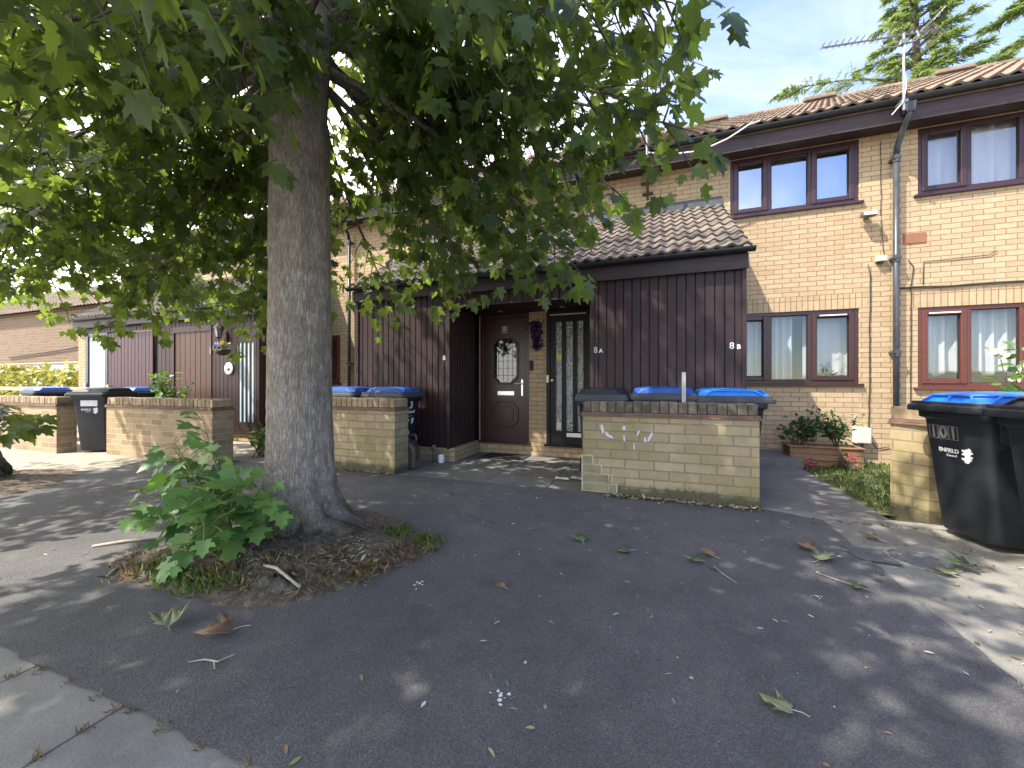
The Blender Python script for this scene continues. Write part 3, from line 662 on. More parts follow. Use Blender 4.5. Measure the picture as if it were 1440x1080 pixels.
mb = MB(); cladding(mb, (P1,PY), (P1,YF-.002), .2, 2.62); mb2 = MB(); cladding(mb, (P0,YF-.002), (P0,PY), .2, 2.62); build('cladding', mb, M['clad'], porch)
for q in ((P0-.018, P0+.03, PY-.022, PY+.03, .19, 2.56),(P1-.03, P1+.018, PY-.022, PY+.03, .19, 2.56),(OX0-.05, OX0+.002, PY-.022, PY+.012, .19, 2.345),(OX1-.002, OX1+.05, PY-.022, PY+.012, .19, 2.345),(OX0+.003, OX1-.003, PY-.012, PY+.02, 2.335, 2.36)): build('corner_trim', MB().box(*q), M['clad'], porch, bevel=.004)
build('ceiling_board', MB().box(OX0+.01, OX1-.01, PY+.03, DY+.1, 2.362, 2.40), M['clad'], porch)
for cx, cy in ((-2.35,5.9),(-1.32,5.86)):
    build('ceiling_light', MB().lathe([(.0,0),(.035,-.001),(.05,-.006),(.05,-.012),(.038,-.014),(.036,-.004),(0,-.004)], (cx,cy,2.362), 20), M['chrome'], porch, smooth=True)
for x in (P0, P1): build('gable_cheek', MB().prism([(PY,2.57),(YF-.003,2.57),(YF-.003,4.02),(PY,2.75)], x-.012, x+.012, 'yz'), M['clad'], porch)
build('fascia_board', MB().box(P0-.05, P1+.03, PY-.07, PY-.035, 2.53, 2.71), M['fascia'], porch, bevel=.004)
build('soffit_board', MB().box(P0-.05, P1+.03, PY-.034, PY-.002, 2.545, 2.562), M['fascia'], porch)
mb = MB(); gutter(mb, P0-.1, P1+.085, PY-.125, 2.755, .052); build('porch_gutter', mb, M['gutter'], porch)
tile_roof('porch_roof', P0-.05, P1+.05, PY-.11, 2.775, YF-.01, 4.14, M['tile'], porch, .148, .295, .036, .008)
build('roof_deck', MB().prism([(PY-.06,2.72),(YF-.004,4.09),(YF-.004,4.02),(PY-.06,2.65)], P0-.02, P1+.02, 'yz'), M['dark'], porch)
mb = MB().prism([(YF-.006,4.08),(YF-.006,4.30),(YF-.02,4.30),(YF-.03,4.16),(YF-.10,4.12)], P0-.05, P1+.06, 'yz'); build('flashing', mb, M['lead'], porch)

def ring(mb, outer, inner, y0, y1):
    n = len(outer)
    for i in range(n):
        j = (i+1) % n
        o0, o1, i0, i1 = outer[i], outer[j], inner[i], inner[j]
        mb.add([(o0[0],y0,o0[1]),(o1[0],y0,o1[1]),(i1[0],y0,i1[1]),(i0[0],y0,i0[1]),(o0[0],y1,o0[1]),(o1[0],y1,o1[1]),(i1[0],y1,i1[1]),(i0[0],y1,i0[1])],
               [(0,1,2,3),(7,6,5,4),(0,4,5,1),(3,2,6,7),(1,5,6,2),(0,3,7,4)])
def octa(x0, x1, z0, z1, c): return [(x0+c,z0),(x1-c,z0),(x1,z0+c),(x1,z1-c),(x1-c,z1),(x0+c,z1),(x0,z1-c),(x0,z0+c)]
def grow(p, d):
    cx = sum(a for a, _ in p)/len(p); cz = sum(b for _, b in p)/len(p)
    w_ = max(a for a, _ in p)-cx; h_ = max(b for _, b in p)-cz
    return [(cx+(a-cx)*(w_+d)/w_, cz+(b-cz)*(h_+d)/h_) for a, b in p]
# door 8: moulded rosewood door
dx0, dx1 = -2.83, -1.945
mb = MB().box(dx0, dx0+.07, DY+.0, DY+.09, .2, 2.36).box(dx1-.07, dx1, DY, DY+.09, .2, 2.36).box(dx0+.07, dx1-.07, DY+.001, DY+.09, 2.29, 2.36).box(dx0-.02, dx1+.02, DY-.05, DY+.09, .17, .2055)
door8 = build('front_door', mb, M['upvc'], H, bevel=.005, label='rosewood front door with octagonal leaded glass and number plate')
a0, a1 = dx0+.073, dx1-.073
G = octa(-2.585, -2.165, 1.20, 1.93, .11); Bp = octa(-2.585, -2.165, .46, .86, .10)
mb = MB(); fy = DY+.02
# door leaf with an octagonal opening: built as a ring from the rectangle to the octagon plus the lower part
rect = [(G[0][0],1.02),(G[1][0],1.02),(a1,G[2][1]),(a1,G[3][1]),(G[4][0],2.285),(G[5][0],2.285),(a0,G[6][1]),(a0,G[7][1])]
ring(mb, rect, G, fy, fy+.05)
for cx_, cz_, q in ((a0,1.02,7),(a1,1.02,1),(a1,2.285,3),(a0,2.285,5)):
    p, r_ = rect[q], rect[(q+1) % 8]; mb.prism([(cx_,cz_), p, r_] , fy, fy+.05)
mb.box(a0, a1, fy, fy+.05, .207, 1.02)
leafd = build('door_leaf', mb, M['upvc'], door8)
mb = MB(); ring(mb, grow(G,.035), grow(G,-.004), fy-.022, fy-.001); ring(mb, grow(G,.018), grow(G,.004), fy-.032, fy-.0225); build('glazing_moulding', mb, M['upvc'], door8, bevel=.006)
mb = MB(); ring(mb, grow(Bp,.03), grow(Bp,.0), fy-.02, fy-.001); mb.prism(grow(Bp,-.06), fy-.014, fy-.001); build('moulded_panel', mb, M['upvc'], door8, bevel=.008)
pan = build('pane', MB().prism(grow(G,.002), fy+.015, fy+.025), M['glass_door'], door8)
mb = MB()
for i in range(1, 5): x = -2.585+.42*i/5; mb.box(x-.003, x+.003, fy+.010, fy+.0145, 1.22 if 1 < i < 4 else 1.25, 1.91 if 1 < i < 4 else 1.89)
for i in range(1, 6): z = 1.20+.73*i/6; mb.box(-2.578, -2.172, fy+.0102, fy+.0143, z-.003, z+.003)
build('leading', mb, M['lead'], pan)
build('letter_plate', MB().box(-2.51,-2.21,fy-.014,fy-.0005,.985,1.055).box(-2.495,-2.225,fy-.02,fy-.0145,.998,1.042), M['chrome'], door8, bevel=.004)
mb = MB().box(-2.085,-2.055,fy-.012,fy-.0005,.98,1.25).tube([(-2.07,fy-.012,1.18),(-2.07,fy-.055,1.18),(-2.08,fy-.06,1.18),(-2.185,fy-.06,1.178)], .011, 8); build('handle', mb, M['chrome'], door8, bevel=.003)
np8 = build('number_plate', MB().box(-2.43,-2.335,fy-.012,fy-.0005,2.04,2.15), M['cream'], door8, bevel=.003)
build('plate_border', MB().box(-2.42,-2.345,fy-.0145,fy-.0125,2.05,2.14), M['blackdoor'], np8)
text('numeral', '8', .10, (-2.3825,fy-.016,2.096), M['cream'], np8, bold=.002)
# door 8A: black door with three strips of patterned glass
ex0, ex1 = -1.652, -.95
mb = MB().box(ex0, ex0+.06, DY, DY+.09, .2, 2.36).box(ex1-.06, ex1, DY, DY+.09, .2, 2.36).box(ex0+.06, ex1-.06, DY+.001, DY+.09, 2.30, 2.36).box(ex0-.02, ex1+.02, DY-.05, DY+.09, .17, .2055)
doorA = build('front_door', mb, M['blackdoor'], H, bevel=.004, label='black front door with three tall strips of patterned glass')
build('threshold_strip', MB().box(ex0+.06, ex1-.06, DY-.012, DY-.0005, 2.285, 2.302), M['cream'], doorA)
mb = MB(); b0, b1 = ex0+.063, ex1-.063; gl = [(b0+.085,b0+.19),(b0+.255,b0+.37),(b0+.435,b0+.535)]; z0, z1 = .42, 2.18
xs_ = [b0] + [v for g in gl for v in g] + [b1]
for i in range(0, len(xs_), 2): mb.box(xs_[i], xs_[i+1], fy, fy+.045, z0, z1)
mb.box(b0, b1, fy, fy+.045, .207, z0).box(b0, b1, fy, fy+.045, z1, 2.297); build('door_leaf', mb, M['blackdoor'], doorA)
for g in gl: build('glass_strip', MB().box(g[0]-.002, g[1]+.002, fy+.018, fy+.026, z0-.002, z1+.002), M['glass_tex'], doorA)
mb = MB()
for g in gl: ring(mb, [(g[0]-.012,z0-.012),(g[1]+.012,z0-.012),(g[1]+.012,z1+.012),(g[0]-.012,z1+.012)], [(g[0],z0),(g[1],z0),(g[1],z1),(g[0],z1)], fy-.012, fy-.0005)
build('glazing_bead', mb, M['blackdoor'], doorA)
build('letter_plate', MB().box(-1.32,-1.02,fy-.013,fy-.0005,.33,.395), M['chrome'], doorA, bevel=.003)
build('lock', MB().lathe([(0,0),(.022,0),(.024,.01),(.02,.03),(0,.034)], (0,0,0), 16), M['brass'], doorA).rotation_euler = (pi/2,0,0)
lk = [o for o in doorA.children if o.name.startswith('lock')][0]; lk.data.transform(Matrix.Translation(wpos(doorA))); lk.location = Vector((-1.555,fy,1.235))-wpos(doorA)
build('latch_box', MB().box(-1.645,-1.607,DY-.02,DY-.0005,1.20,1.32), M['white'], doorA, bevel=.004)
build('yellow_sticker', MB().box(gl[0][0]+.01,gl[0][1]-.005,fy+.013,fy+.0165,1.58,1.66), M['yellowfl'], doorA)
build('notice', MB().box(gl[0][0]+.015,gl[0][1]-.015,fy+.0135,fy+.017,.45,.56), M['cream'], doorA)
build('door_bell', MB().box(-1.93,-1.87,DY-.025,DY-.0005,1.40,1.56).box(-1.915,-1.885,DY-.029,DY-.0255,1.47,1.50), M['blackdoor'], H, bevel=.004)
nm = M['markwhite']
text('house_number', '8', .095, (-3.02,PY-.006,1.575), nm, H, label='white house number 8 on the left boards')
text('house_number', '8', .11, (-.735,PY-.006,1.63), nm, H, label='white house number 8A by the recess', bold=0); text('house_number', 'A', .075, (-.665,PY-.006,1.618), nm, H, label='small white letter A', bold=.002)
text('house_number', '8', .11, (.865,PY-.006,1.635), nm, H, label='white house number 8B at the right corner', bold=0); text('house_number', 'B', .075, (.938,PY-.006,1.622), nm, H, label='small white letter B', bold=.002)

# --- neighbouring house on the left with its own porch
NB = thing('neighbour_house', 'brick terraced house behind the big tree with purple boarded porch front on the left', 'house', (-10,YF,0))
QY = 5.6; Q0 = -13.5; Q1 = -7.40
mb = MB(); wall_holes(mb, -15.2, -6.722, -.1, 4.98, YF+.002, .28, [SW]); mb.box(-15.2,-14.92,YF+.29,14,-.1,4.98).box(-14.92,-6.73,13.72,14,-.1,4.98)
build('wall', mb, M['brick'], NB)
window(NB, *SW, (), (0,), M['upvc_red'], M['glass'])
curtain(-7.32,-7.0, 1.2, 2.3, 7.7, 'white net curtain in the narrow window seen right of the big tree trunk', .02, 4)
tile_roof('roof', -15.2, -6.73, 6.96, 5.17, 10.8, 7.58, M['tile_main'], NB, .19, .32, .04)
build('roof_slope', MB().prism([(10.8,7.56),(10.8,7.4),(14.4,5.0),(14.4,5.15)], -15.2, -6.73, 'yz').prism([(6.98,5.145),(10.8,7.545),(10.8,7.40),(6.98,5.055)], -15.2, -6.73, 'yz'), M['tile_main'], NB)
build('fascia', MB().box(-15.2, -6.73, 7.0, 7.03, 4.84, 5.125), M['fascia'], NB); build('soffit', MB().box(-15.2, -6.73, 7.031, 7.298, 4.865, 4.895), M['fascia'], NB)
mb = MB(); gutter(mb, -15.2, -6.73, 6.94, 5.13, .06); build('gutter', mb, M['gutter'], NB)
mb = MB().box(-13.82,-13.52,QY,QY+.3,-.05,2.62).box(Q0+.02, Q1-.02, QY+.045, QY+.2, -.05, .2).box(Q0-.3,Q0-.1,QY+.3,YF,-.05,2.62).box(Q1-.15,Q1-.03,QY+.2,YF,-.05,2.6)
npz = build('porch', mb, M['brick'], NB)
def cl(x0, x1, z0, z1, m): 
    b = MB(); cladding(b, (x0,QY), (x1,QY), z0, z1, .13); return build('cladding', b, m, npz)
cl(-12.54, -10.79, .15, 2.40, M['clad_lit']); cl(-10.60, -10.05, .15, 2.42, M['clad']); cl(-8.79, -8.06, .15, 2.42, M['clad']); cl(Q0+.02, Q1, 2.42, 2.62, M['clad'])
cl(-7.47, Q1, .15, 2.42, M['clad'])
b = MB(); cladding(b, (Q1,QY), (Q1,YF-.002), .2, 2.62); build('cladding', b, M['clad'], npz)
build('dark_reveal', MB().box(-10.79,-10.60,QY+.06,QY+.10,.15,2.42), M['dark'], npz)
b = MB(); ring(b, [(-13.5,.15),(-12.54,.15),(-12.54,2.42),(-13.5,2.42)], [(-13.38,.27),(-12.66,.27),(-12.66,2.34),(-13.38,2.34)], QY-.01, QY+.06); gd = build('glazed_door', b, M['pipe'], NB, bevel=.006, label='grey framed door with pale frosted glass')
build('pane', MB().box(-13.385,-12.655,QY+.02,QY+.03,.265,2.345), M['glass_frost'], gd)
build('handle', MB().box(-13.46,-13.42,QY-.05,QY-.0105,1.0,1.2), M['chrome'], gd, bevel=.004)
b = MB(); cladding(b, (-10.02,QY+.01), (-8.82,QY+.01), .15, 2.30, .17, .01); bd = build('boarded_door', b, M['browndoor'], NB, label='reddish brown boarded store door')
b = MB().box(-10.05,-10.02,QY-.015,QY+.06,.15,2.42).box(-8.82,-8.79,QY-.015,QY+.06,.15,2.42).box(-10.02,-8.82,QY-.014,QY+.06,2.30,2.42); build('frame', b, M['browndoor'], bd)
build('hinge', MB().box(-8.83,-8.79,QY-.022,QY-.0155,1.8,1.95), M['alu'], bd)
b = MB(); gx = [-8.06+.06, -7.47-.06]; gs = [(-7.98,-7.91),(-7.865,-7.795),(-7.75,-7.68),(-7.635,-7.565)]
b.box(-8.06,-7.98,QY,QY+.05,.15,2.10); b.box(-7.91,-7.865,QY,QY+.05,.4,2.02); b.box(-7.795,-7.75,QY,QY+.05,.4,2.02); b.box(-7.68,-7.635,QY,QY+.05,.4,2.02); b.box(-7.565,-7.47,QY,QY+.05,.15,2.10); b.box(-7.98,-7.565,QY,QY+.05,.15,.4).box(-7.98,-7.565,QY,QY+.05,2.02,2.10).box(-8.06,-7.47,QY-.002,QY+.052,2.101,2.42)
fd = build('front_door', b, M['clad'], NB, bevel=.004, label='dark front door with four narrow pale glass strips')
for g in gs: build('glass_strip', MB().box(g[0],g[1],QY+.015,QY+.025,.4,2.02), M['glass_frost'], fd)
build('porch_fascia', MB().box(Q0-.3, Q1+.05, QY-.12, QY-.09, 2.55, 2.74), M['fascia'], npz)
build('porch_soffit', MB().box(Q0-.3, Q1+.05, QY-.089, QY+.04, 2.622, 2.64), M['fascia'], npz)
mb = MB(); gutter(mb, Q0-.32, Q1+.08, QY-.18, 2.78, .052); build('porch_gutter', mb, M['gutter'], npz)
tile_roof('porch_roof', Q0-.3, Q1+.05, QY-.16, 2.80, YF-.01, 4.0, M['tile'], npz, .148, .295, .036)
build('roof_deck', MB().prism([(QY-.1,2.74),(YF-.004,3.95),(YF-.004,3.88),(QY-.1,2.67)], Q0-.27, Q1+.02, 'yz'), M['dark'], npz)

# --- brown brick building far left
BB = thing('brown_building', 'large plain brown brick building beyond the yellow hedge at far left', 'building', (-30,11,0))
mb = MB().box(-48,-18.2,11,19,-.1,4.9); build('wall', mb, M['brownbrick_shaded'], BB)
tile_roof('roof', -48.3, -17.9, 10.7, 4.95, 15, 7.6, M['tile_main'], BB, .3, .4, .05)
build('roof_slope', MB().prism([(15,7.58),(10.75,4.9),(19.3,4.9)], -48.2,-18.0,'yz'), M['tile_main'], BB)
build('service_pipe', MB().tube([(-34,10.94,2.6),(-28,10.94,2.9),(-23,10.94,3.4),(-19,10.94,3.5)], .03, 6), M['cable'], BB)

# ------------------------------------------------------------------ garden walls
def garden_wall(label, x0, x1, y0, th, m, ztop=.99, chamfer=False, cop='coping_tan'):
    t = thing('garden_wall', label, 'garden wall', ((x0+x1)/2, y0+th/2, 0), group='front garden walls')
    zc = ztop-.115; zt = zc-.045
    foot = [(x0,y0),(x1,y0),(x1,y0+th),(x0,y0+th)] if not chamfer else [(x0+.16,y0),(x1,y0),(x1,y0+th),(x0+.05,y0+th),(x0,y0+th-.03)]
    build('wall_body', MB().prism(foot, -.05, zt, 'xy'), m, t)
    def off(d):
        if not chamfer: return [(x0-d,y0-d),(x1+d,y0-d),(x1+d,y0+th+d),(x0-d,y0+th+d)]
        return [(x0+.16-d,y0-d),(x1+d,y0-d),(x1+d,y0+th+d),(x0+.05-d,y0+th+d),(x0-d,y0+th-.03)]
    mb = MB(); mb.prism(off(.022), zt+.001, zt+.020, 'xy').prism(off(.012), zt+.0205, zc-.001, 'xy'); build('tile_crease', mb, M['tilecrease'], t, bevel=.004)
    mb = MB(); x = x0 + (.18 if chamfer else 0)
    if chamfer: mb.prism([(x0+.16,y0+.002),(x0+.175,y0+.002),(x0+.175,y0+th-.002),(x0+.05,y0+th-.002),(x0+.004,y0+th-.03)], zc, ztop, 'xy')
    while x < x1-.02:
        b = min(x+.088, x1); j = random.uniform(-.004,.004); h = random.uniform(-.006,.004)
        mb.box(x+.004, b-.004, y0+.003+j, y0+th-.003+j, zc+.002, ztop+h); x = b
    build('coping', mb, M[cop], t, bevel=.008)
    build('coping_mortar', MB().prism([(a,b) for a, b in off(-.012)], zc, ztop-.012, 'xy'), M['joint'], t)
    return t
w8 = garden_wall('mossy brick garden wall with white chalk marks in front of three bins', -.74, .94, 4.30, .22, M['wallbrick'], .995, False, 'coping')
mb = MB()
def blob(cx, cz, lx, lz, ang):
    n = 14; p = []
    for i in range(n):
        a = 2*pi*i/n; r = random.uniform(.65, 1.2); px, pz = cos(a)*lx*r, sin(a)*lz*r
        p.append((cx+px*cos(ang)-pz*sin(ang), cz+px*sin(ang)+pz*cos(ang)))
    return p
for q, bl in enumerate([(-.53,.70,.017,.055,.25),(-.455,.625,.05,.016,-.4),(-.48,.655,.02,.012,-.8),(-.30,.72,.017,.03,0),(-.30,.61,.010,.036,.1),(-.16,.67,.009,.036,-.4),(-.04,.64,.014,.055,-.45),(-.09,.605,.012,.03,.2),(-.20,.53,.006,.04,0)]):
    p = blob(*bl); mb.prism(p, 4.2975-q*.0001, 4.2995, 'xz')
cm = mat('chalk_smear', (.56,.56,.6), .95); build('chalk_marks', mb, cm, w8, uv=False)
mb = MB(); mo = MB()
for k, ln in enumerate((.36,.31,.20,.105)):
    z0 = .025+k*.0975; mo.box(-.752, -.74+ln+.012, 4.294, 4.30, z0-.008, z0+.094); xb = -.74
    while xb < -.74+ln-.02:
        e = min(xb+(.14 if k % 2 else .28), -.74+ln); mb.box(xb+.005, e-.005, 4.287, 4.2935, z0+.004, z0+.083); xb = e
mm_ = noisy('pale_mortar', [(.3,(.34,.30,.22)),(.7,(.48,.44,.34))], 20, .9)
build('repair_mortar', mo, mm_, w8); build('repaired_corner', mb, noisy('repair_brick', [(.3,(.17,.15,.075)),(.7,(.30,.24,.14))], 7, .9, .4, .004, 60), w8, bevel=.003)
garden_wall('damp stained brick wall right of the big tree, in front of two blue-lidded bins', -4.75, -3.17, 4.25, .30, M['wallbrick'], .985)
garden_wall('tan brick garden wall left of the big tree, behind the green sucker shoots', -8.64, -6.02, 3.84, .30, M['wallbrick_dry'], .95)
garden_wall('sunlit tan brick wall end at the far left, beside the black bin', -14.2, -9.5, 3.58, .25, M['wallbrick_dry'], .95)
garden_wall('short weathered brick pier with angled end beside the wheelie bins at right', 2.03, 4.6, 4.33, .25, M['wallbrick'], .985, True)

# ------------------------------------------------------------------ wheelie bins
def rrect(w_, d, z, r, cy=0, n=5):
    p = []
    for cx, cyy, a0 in ((w_/2-r, d/2-r, 0), (-w_/2+r, d/2-r, pi/2), (-w_/2+r, -d/2+r, pi), (w_/2-r, -d/2+r, 3*pi/2)):
        for i in range(n): a = a0+pi/2*i/(n-1); p.append((cx+cos(a)*r, cyy+sin(a)*r+cy, z))
    return p
def bin_proto(name, label, body_m, skirt_m, lid_m, grips=True):
    t = thing(name, label, 'wheelie bin', (0,0,0), 0, 'wheelie bins')
    mb = MB(); mb.loft([rrect(.42,.46,.03,.05,.02), rrect(.44,.48,.06,.06,.02), rrect(.475,.535,.45,.06,.005), rrect(.505,.585,.78,.06,-.005), rrect(.515,.60,.90,.06,-.01), rrect(.555,.655,.915,.05,-.01), rrect(.56,.66,.985,.05,-.01)])
    b = build('body', mb, body_m, t, smooth=True)
    b.modifiers.new('b', 'BEVEL').width = .004
    # raised plates on the two sides, pointed at the bottom
    for sx in (-1, 1):
        mb = MB(); mb.prism([(-.24,.905),(.20,.905),(.185,.76),(.09,.71),(-.02,.655),(-.13,.71),(-.225,.76)], -.003, .005, 'yz'); mb.v = [(sx*(.22+(z-.06)*.0375/.84+x+.0008), y, z) for x, y, z in mb.v]; build('side_plate', mb, body_m, t, bevel=.003)
    sk = MB(); sk.loft([rrect(.60,.745,.965,.05,-.03), rrect(.605,.75,.985,.05,-.03), rrect(.60,.745,1.012,.05,-.03), rrect(.585,.72,1.016,.05,-.02), rrect(.58,.715,1.04,.05,-.02)])
    sk.box(-.14,.14,.33,.385,.96,1.0)
    l_ = build('lid', sk, skirt_m, t, smooth=False, bevel=.004)
    bm = bmesh.new(); r0 = [bm.verts.new(p) for p in rrect(.535,.66,1.0405,.06,-.025,2)]; r1 = [bm.verts.new(p) for p in rrect(.50,.60,1.10,.10,-.015,2)]
    r2 = [bm.verts.new(p) for p in rrect(.30,.34,1.118,.10,.03,2)]
    side = []
    for i in range(8):
        j = (i+1) % 8; side.append(bm.faces.new((r0[i], r0[j], r1[j], r1[i]))); bm.faces.new((r1[i], r1[j], r2[j], r2[i]))
    bm.faces.new(r2); bm.faces.new(r0[::-1]); bm.normal_update()
    if grips:
        big = [f for f in side if f.calc_area() > .015 and f.normal.y < .5]
        sub = bmesh.ops.subdivide_edges(bm, edges=[e for f in big if abs(f.normal.y) > .5 for e in f.edges if abs(e.verts[0].co.z-e.verts[1].co.z) < .01], cuts=1)
        bm.normal_update()
        fs = [f for f in bm.faces if 1.04 < f.calc_center_median().z < 1.09 and f.calc_area() > .008 and f.normal.y < .5 and abs(f.normal.z) < .8]
        bmesh.ops.inset_individual(bm, faces=fs, thickness=.013, depth=0); bmesh.ops.inset_individual(bm, faces=fs, thickness=.004, depth=-.022)
    me = bpy.data.meshes.new('lid_panel'); bm.to_mesh(me); bm.free(); fix_normals(me)
    o = link('lid_panel', me, lid_m, l_); bv = o.modifiers.new('bevel','BEVEL'); bv.width = .006; bv.segments = 2; bv.limit_method = 'ANGLE'
    build('handle', MB().tube([(-.22,.34,.95),(-.22,.40,.96),(.22,.40,.96),(.22,.34,.95)], .016, 8), body_m, t, smooth=True)
    ax = MB().tube([(-.25,.24,.10),(.25,.24,.10)], .012, 8); build('axle', ax, M['alu'], t)
    for sx in (-1, 1):
        ring_ = [[(sx*(.25+dx), .24+cos(2*pi*i/20)*rr, .10+sin(2*pi*i/20)*rr) for i in range(20)] for dx, rr in ((0,.06),(0,.098),(.012,.10),(.04,.10),(.05,.095),(.05,.05))]
        build('wheel', MB().loft(ring_), M['rubber'], t)
    return t
def tree_copy(o, parent=None):
    c = o.copy(); C.objects.link(c)
    if parent: c.parent = parent
    for ch in list(o.children): tree_copy(ch, c)
    return c
TILT = math.atan2(.0775, .72)
def front(z): return -(.22+(z-.06)*.0775/.72) - .002        # front face of the body at height z
LION = [(0,0),(.12,.05),(.2,.2),(.3,.18),(.28,.32),(.4,.42),(.33,.5),(.22,.47),(.26,.6),(.42,.66),(.40,.76),(.28,.74),(.34,.84),(.28,.95),(.16,1.0),(.12,.9),(.0,.92),(-.1,.82),(-.22,.88),(-.3,.78),(-.14,.7),(-.24,.62),(-.34,.55),(-.2,.5),(-.1,.52),(-.12,.38),(-.22,.3),(-.34,.33),(-.3,.2),(-.14,.16),(-.18,.06)]
def print_logo(t, z=.66, s=1.0, shift=0.0):
    e = (pi/2+TILT, 0, 0); sh = shift
    text('council_name', 'ENFIELD', .042*s, (-.05+sh,front(z),z), M['markwhite'], t, e, .001, bold=.0012)
    text('council_name', 'Council', .026*s, (-.03+sh,front(z-.035),z-.035*s), M['markwhite'], t, e, .001)
    mb = MB(); lz = z-.075*s; k = .115*s
    mb.prism([(.085+sh+a*k, lz+b*k) for a, b in LION], -.0008, .0008, 'xz'); mb.v = [(x, y+front(zz), zz) for x, y, zz in mb.v]
    build('crest', mb, M['markwhite'], t, uv=False)
def lid_shift(t, ang=0): pass
# two bins at the right
bR = bin_proto('wheelie_bin', 'black wheelie bin with bright blue lid, numbered 101, beside the brick pier', M['binblack'], M['binblack'], M['blue1'])
for k, (ch, x) in enumerate((('1',-.155),('0',-.075),('1',.003))):
    z = .80; bw_ = .036
    pts = [(x-bw_,z-.05),(x+bw_,z-.05),(x+bw_,z+.055),(x-bw_,z+.055)]; mb = MB(); ring(mb, pts, [(a+(.004 if a < x else -.004), b+(.004 if b < z else -.004)) for a, b in pts], -.001, .001)
    mb.v = [(a, b+front(c), c) for a, b, c in mb.v]; build('digit_sticker', mb, M['markgrey'], bR, uv=False)
    text('digit', ch, .125, (x,front(z)-.0006,z), M['markgrey'], bR, (pi/2+TILT,0,0), .0012, bold=.003)
print_logo(bR, .665)
bR.location = (2.42, 3.99, .012); bR.rotation_euler.z = R(-78)
b2 = bin_proto('wheelie_bin', 'second black bin at the right edge, its lid cut off by the frame', M['binblack'], M['binblack'], M['binblack'])
print_logo(b2, .665); b2.location = (2.50, 3.33, .012); b2.rotation_euler.z = R(-80)
# three behind the chalk-marked wall
b3 = bin_proto('wheelie_bin', 'black-lidded bin at the left end behind the chalk marked wall', M['binblack'], M['bingrey'], M['binblack'], False); b3.location = (-.60,4.93,.02); b3.rotation_euler.z = R(4)
b4 = bin_proto('wheelie_bin', 'dark blue lidded bin in the middle behind the chalk marked wall', M['binblack'], M['bingrey'], M['blue2'], False); b4.location = (.08,4.90,.035); b4.rotation_euler.z = R(86)
b5 = bin_proto('wheelie_bin', 'sky blue lidded bin with grip recess at the right end behind the chalk marked wall', M['binblack'], M['bingrey'], M['blue3']); b5.location = (.74,4.86,.02); b5.rotation_euler.z = R(93)
# two behind the wall right of the tree
b6 = bin_proto('wheelie_bin', 'blue lidded bin with white writing on its black front beside the brown can', M['binblack'], M['bingrey'], M['blue2'], False)
e = (pi/2+TILT,0,0)
text('painted_mark', '3', .15, (.03,front(.86)-.001,.85), M['markwhite'], b6, e, .001, bold=.004)
text('painted_mark', 'Council', .055, (.04,front(.75),.75), M['markwhite'], b6, e, .001, bold=.002); text('painted_mark', '— –', .06, (.03,front(.69),.69), M['markwhite'], b6, e, .001)
print_logo(b6, .63, .8); text('painted_mark', '8', .30, (-.03,front(.36)-.001,.37), M['markwhite'], b6, e, .001, bold=.006)
b6.location = (-3.66,4.86,.02); b6.rotation_euler.z = R(90)
b7 = tree_copy(b4); b7['label'] = 'blue lidded bin half hidden by the big tree trunk'; b7.location = (-4.50,4.88,.02); b7.rotation_euler.z = R(86)
# three at the far left
b8 = bin_proto('wheelie_bin', 'black bin with white label standing in the gap between two tan walls', M['binblack'], M['binblack'], M['binblack'], False)
build('paper_label', MB().prism([(-.12,.80),(.13,.80),(.13,.90),(-.12,.90)], front(.85)-.004, front(.85)+.002, 'xz'), M['markwhite'], b8); print_logo(b8, .74, .95); b8.location = (-9.16,4.05,.0); b8.rotation_euler.z = R(28)
b9 = tree_copy(b4); b9['label'] = 'blue lidded bin behind the leftmost wall, left of the labelled black bin'; b9.location = (-11.9,4.35,.0); b9.rotation_euler.z = R(86)
b10 = tree_copy(b4); b10['label'] = 'blue lidded bin behind the tan wall, right of the labelled black bin'; b10.location = (-9.75,4.85,.0); b10.rotation_euler.z = R(80)

# ------------------------------------------------------------------ small things about the porch
jc = thing('jerry_can', 'brown plastic can with a top handle beside the blue lidded bin', 'plastic can', (-3.24,4.66,.0))
prof = [(-.15,0),(.13,0),(.145,.02),(.145,.27),(.06,.36),(.02,.37),(.0,.39),(-.09,.39),(-.15,.34)]
mb = MB().prism([(-3.24+a, .005+b) for a, b in prof], 4.58, 4.76); o = build('body', mb, M['jerry'], jc, bevel=.03)
build('handle', MB().tube([(-3.32,4.67,.385),(-3.31,4.67,.455),(-3.14,4.67,.47),(-3.12,4.67,.44),(-3.15,4.67,.30)], .018, 8), M['jerry'], jc, smooth=True)
build('cap', MB().lathe([(0,0),(.035,0),(.035,.035),(0,.036)], (-3.36,4.67,.345), 14), M['rubber'], jc)
build('strap', MB().tube([(-3.13,4.66,.42),(-3.085,4.65,.30),(-3.07,4.64,.18),(-3.10,4.63,.12)], .012, 6), M['rubber'], jc, smooth=True)
tag(build('pipe_stub', MB().tube([(-3.12,5.13,-.02),(-3.12,5.13,.19)], .022, 10).tube([(-3.12,5.13,.18),(-3.115,5.13,.26)], .034, 10), noisy('old_pipe', [(.3,(.05,.045,.04)),(.6,(.16,.14,.12)),(.75,(.4,.38,.34))], 14, .8), loc=(-3.12,5.13,0), smooth=True), 'dirty upright pipe stub against the boarded porch wall', 'pipe')
wp = thing('white_pot', 'small white plastic pot on the ground by the pipe stub', 'pot', (-3.0,5.14,0))
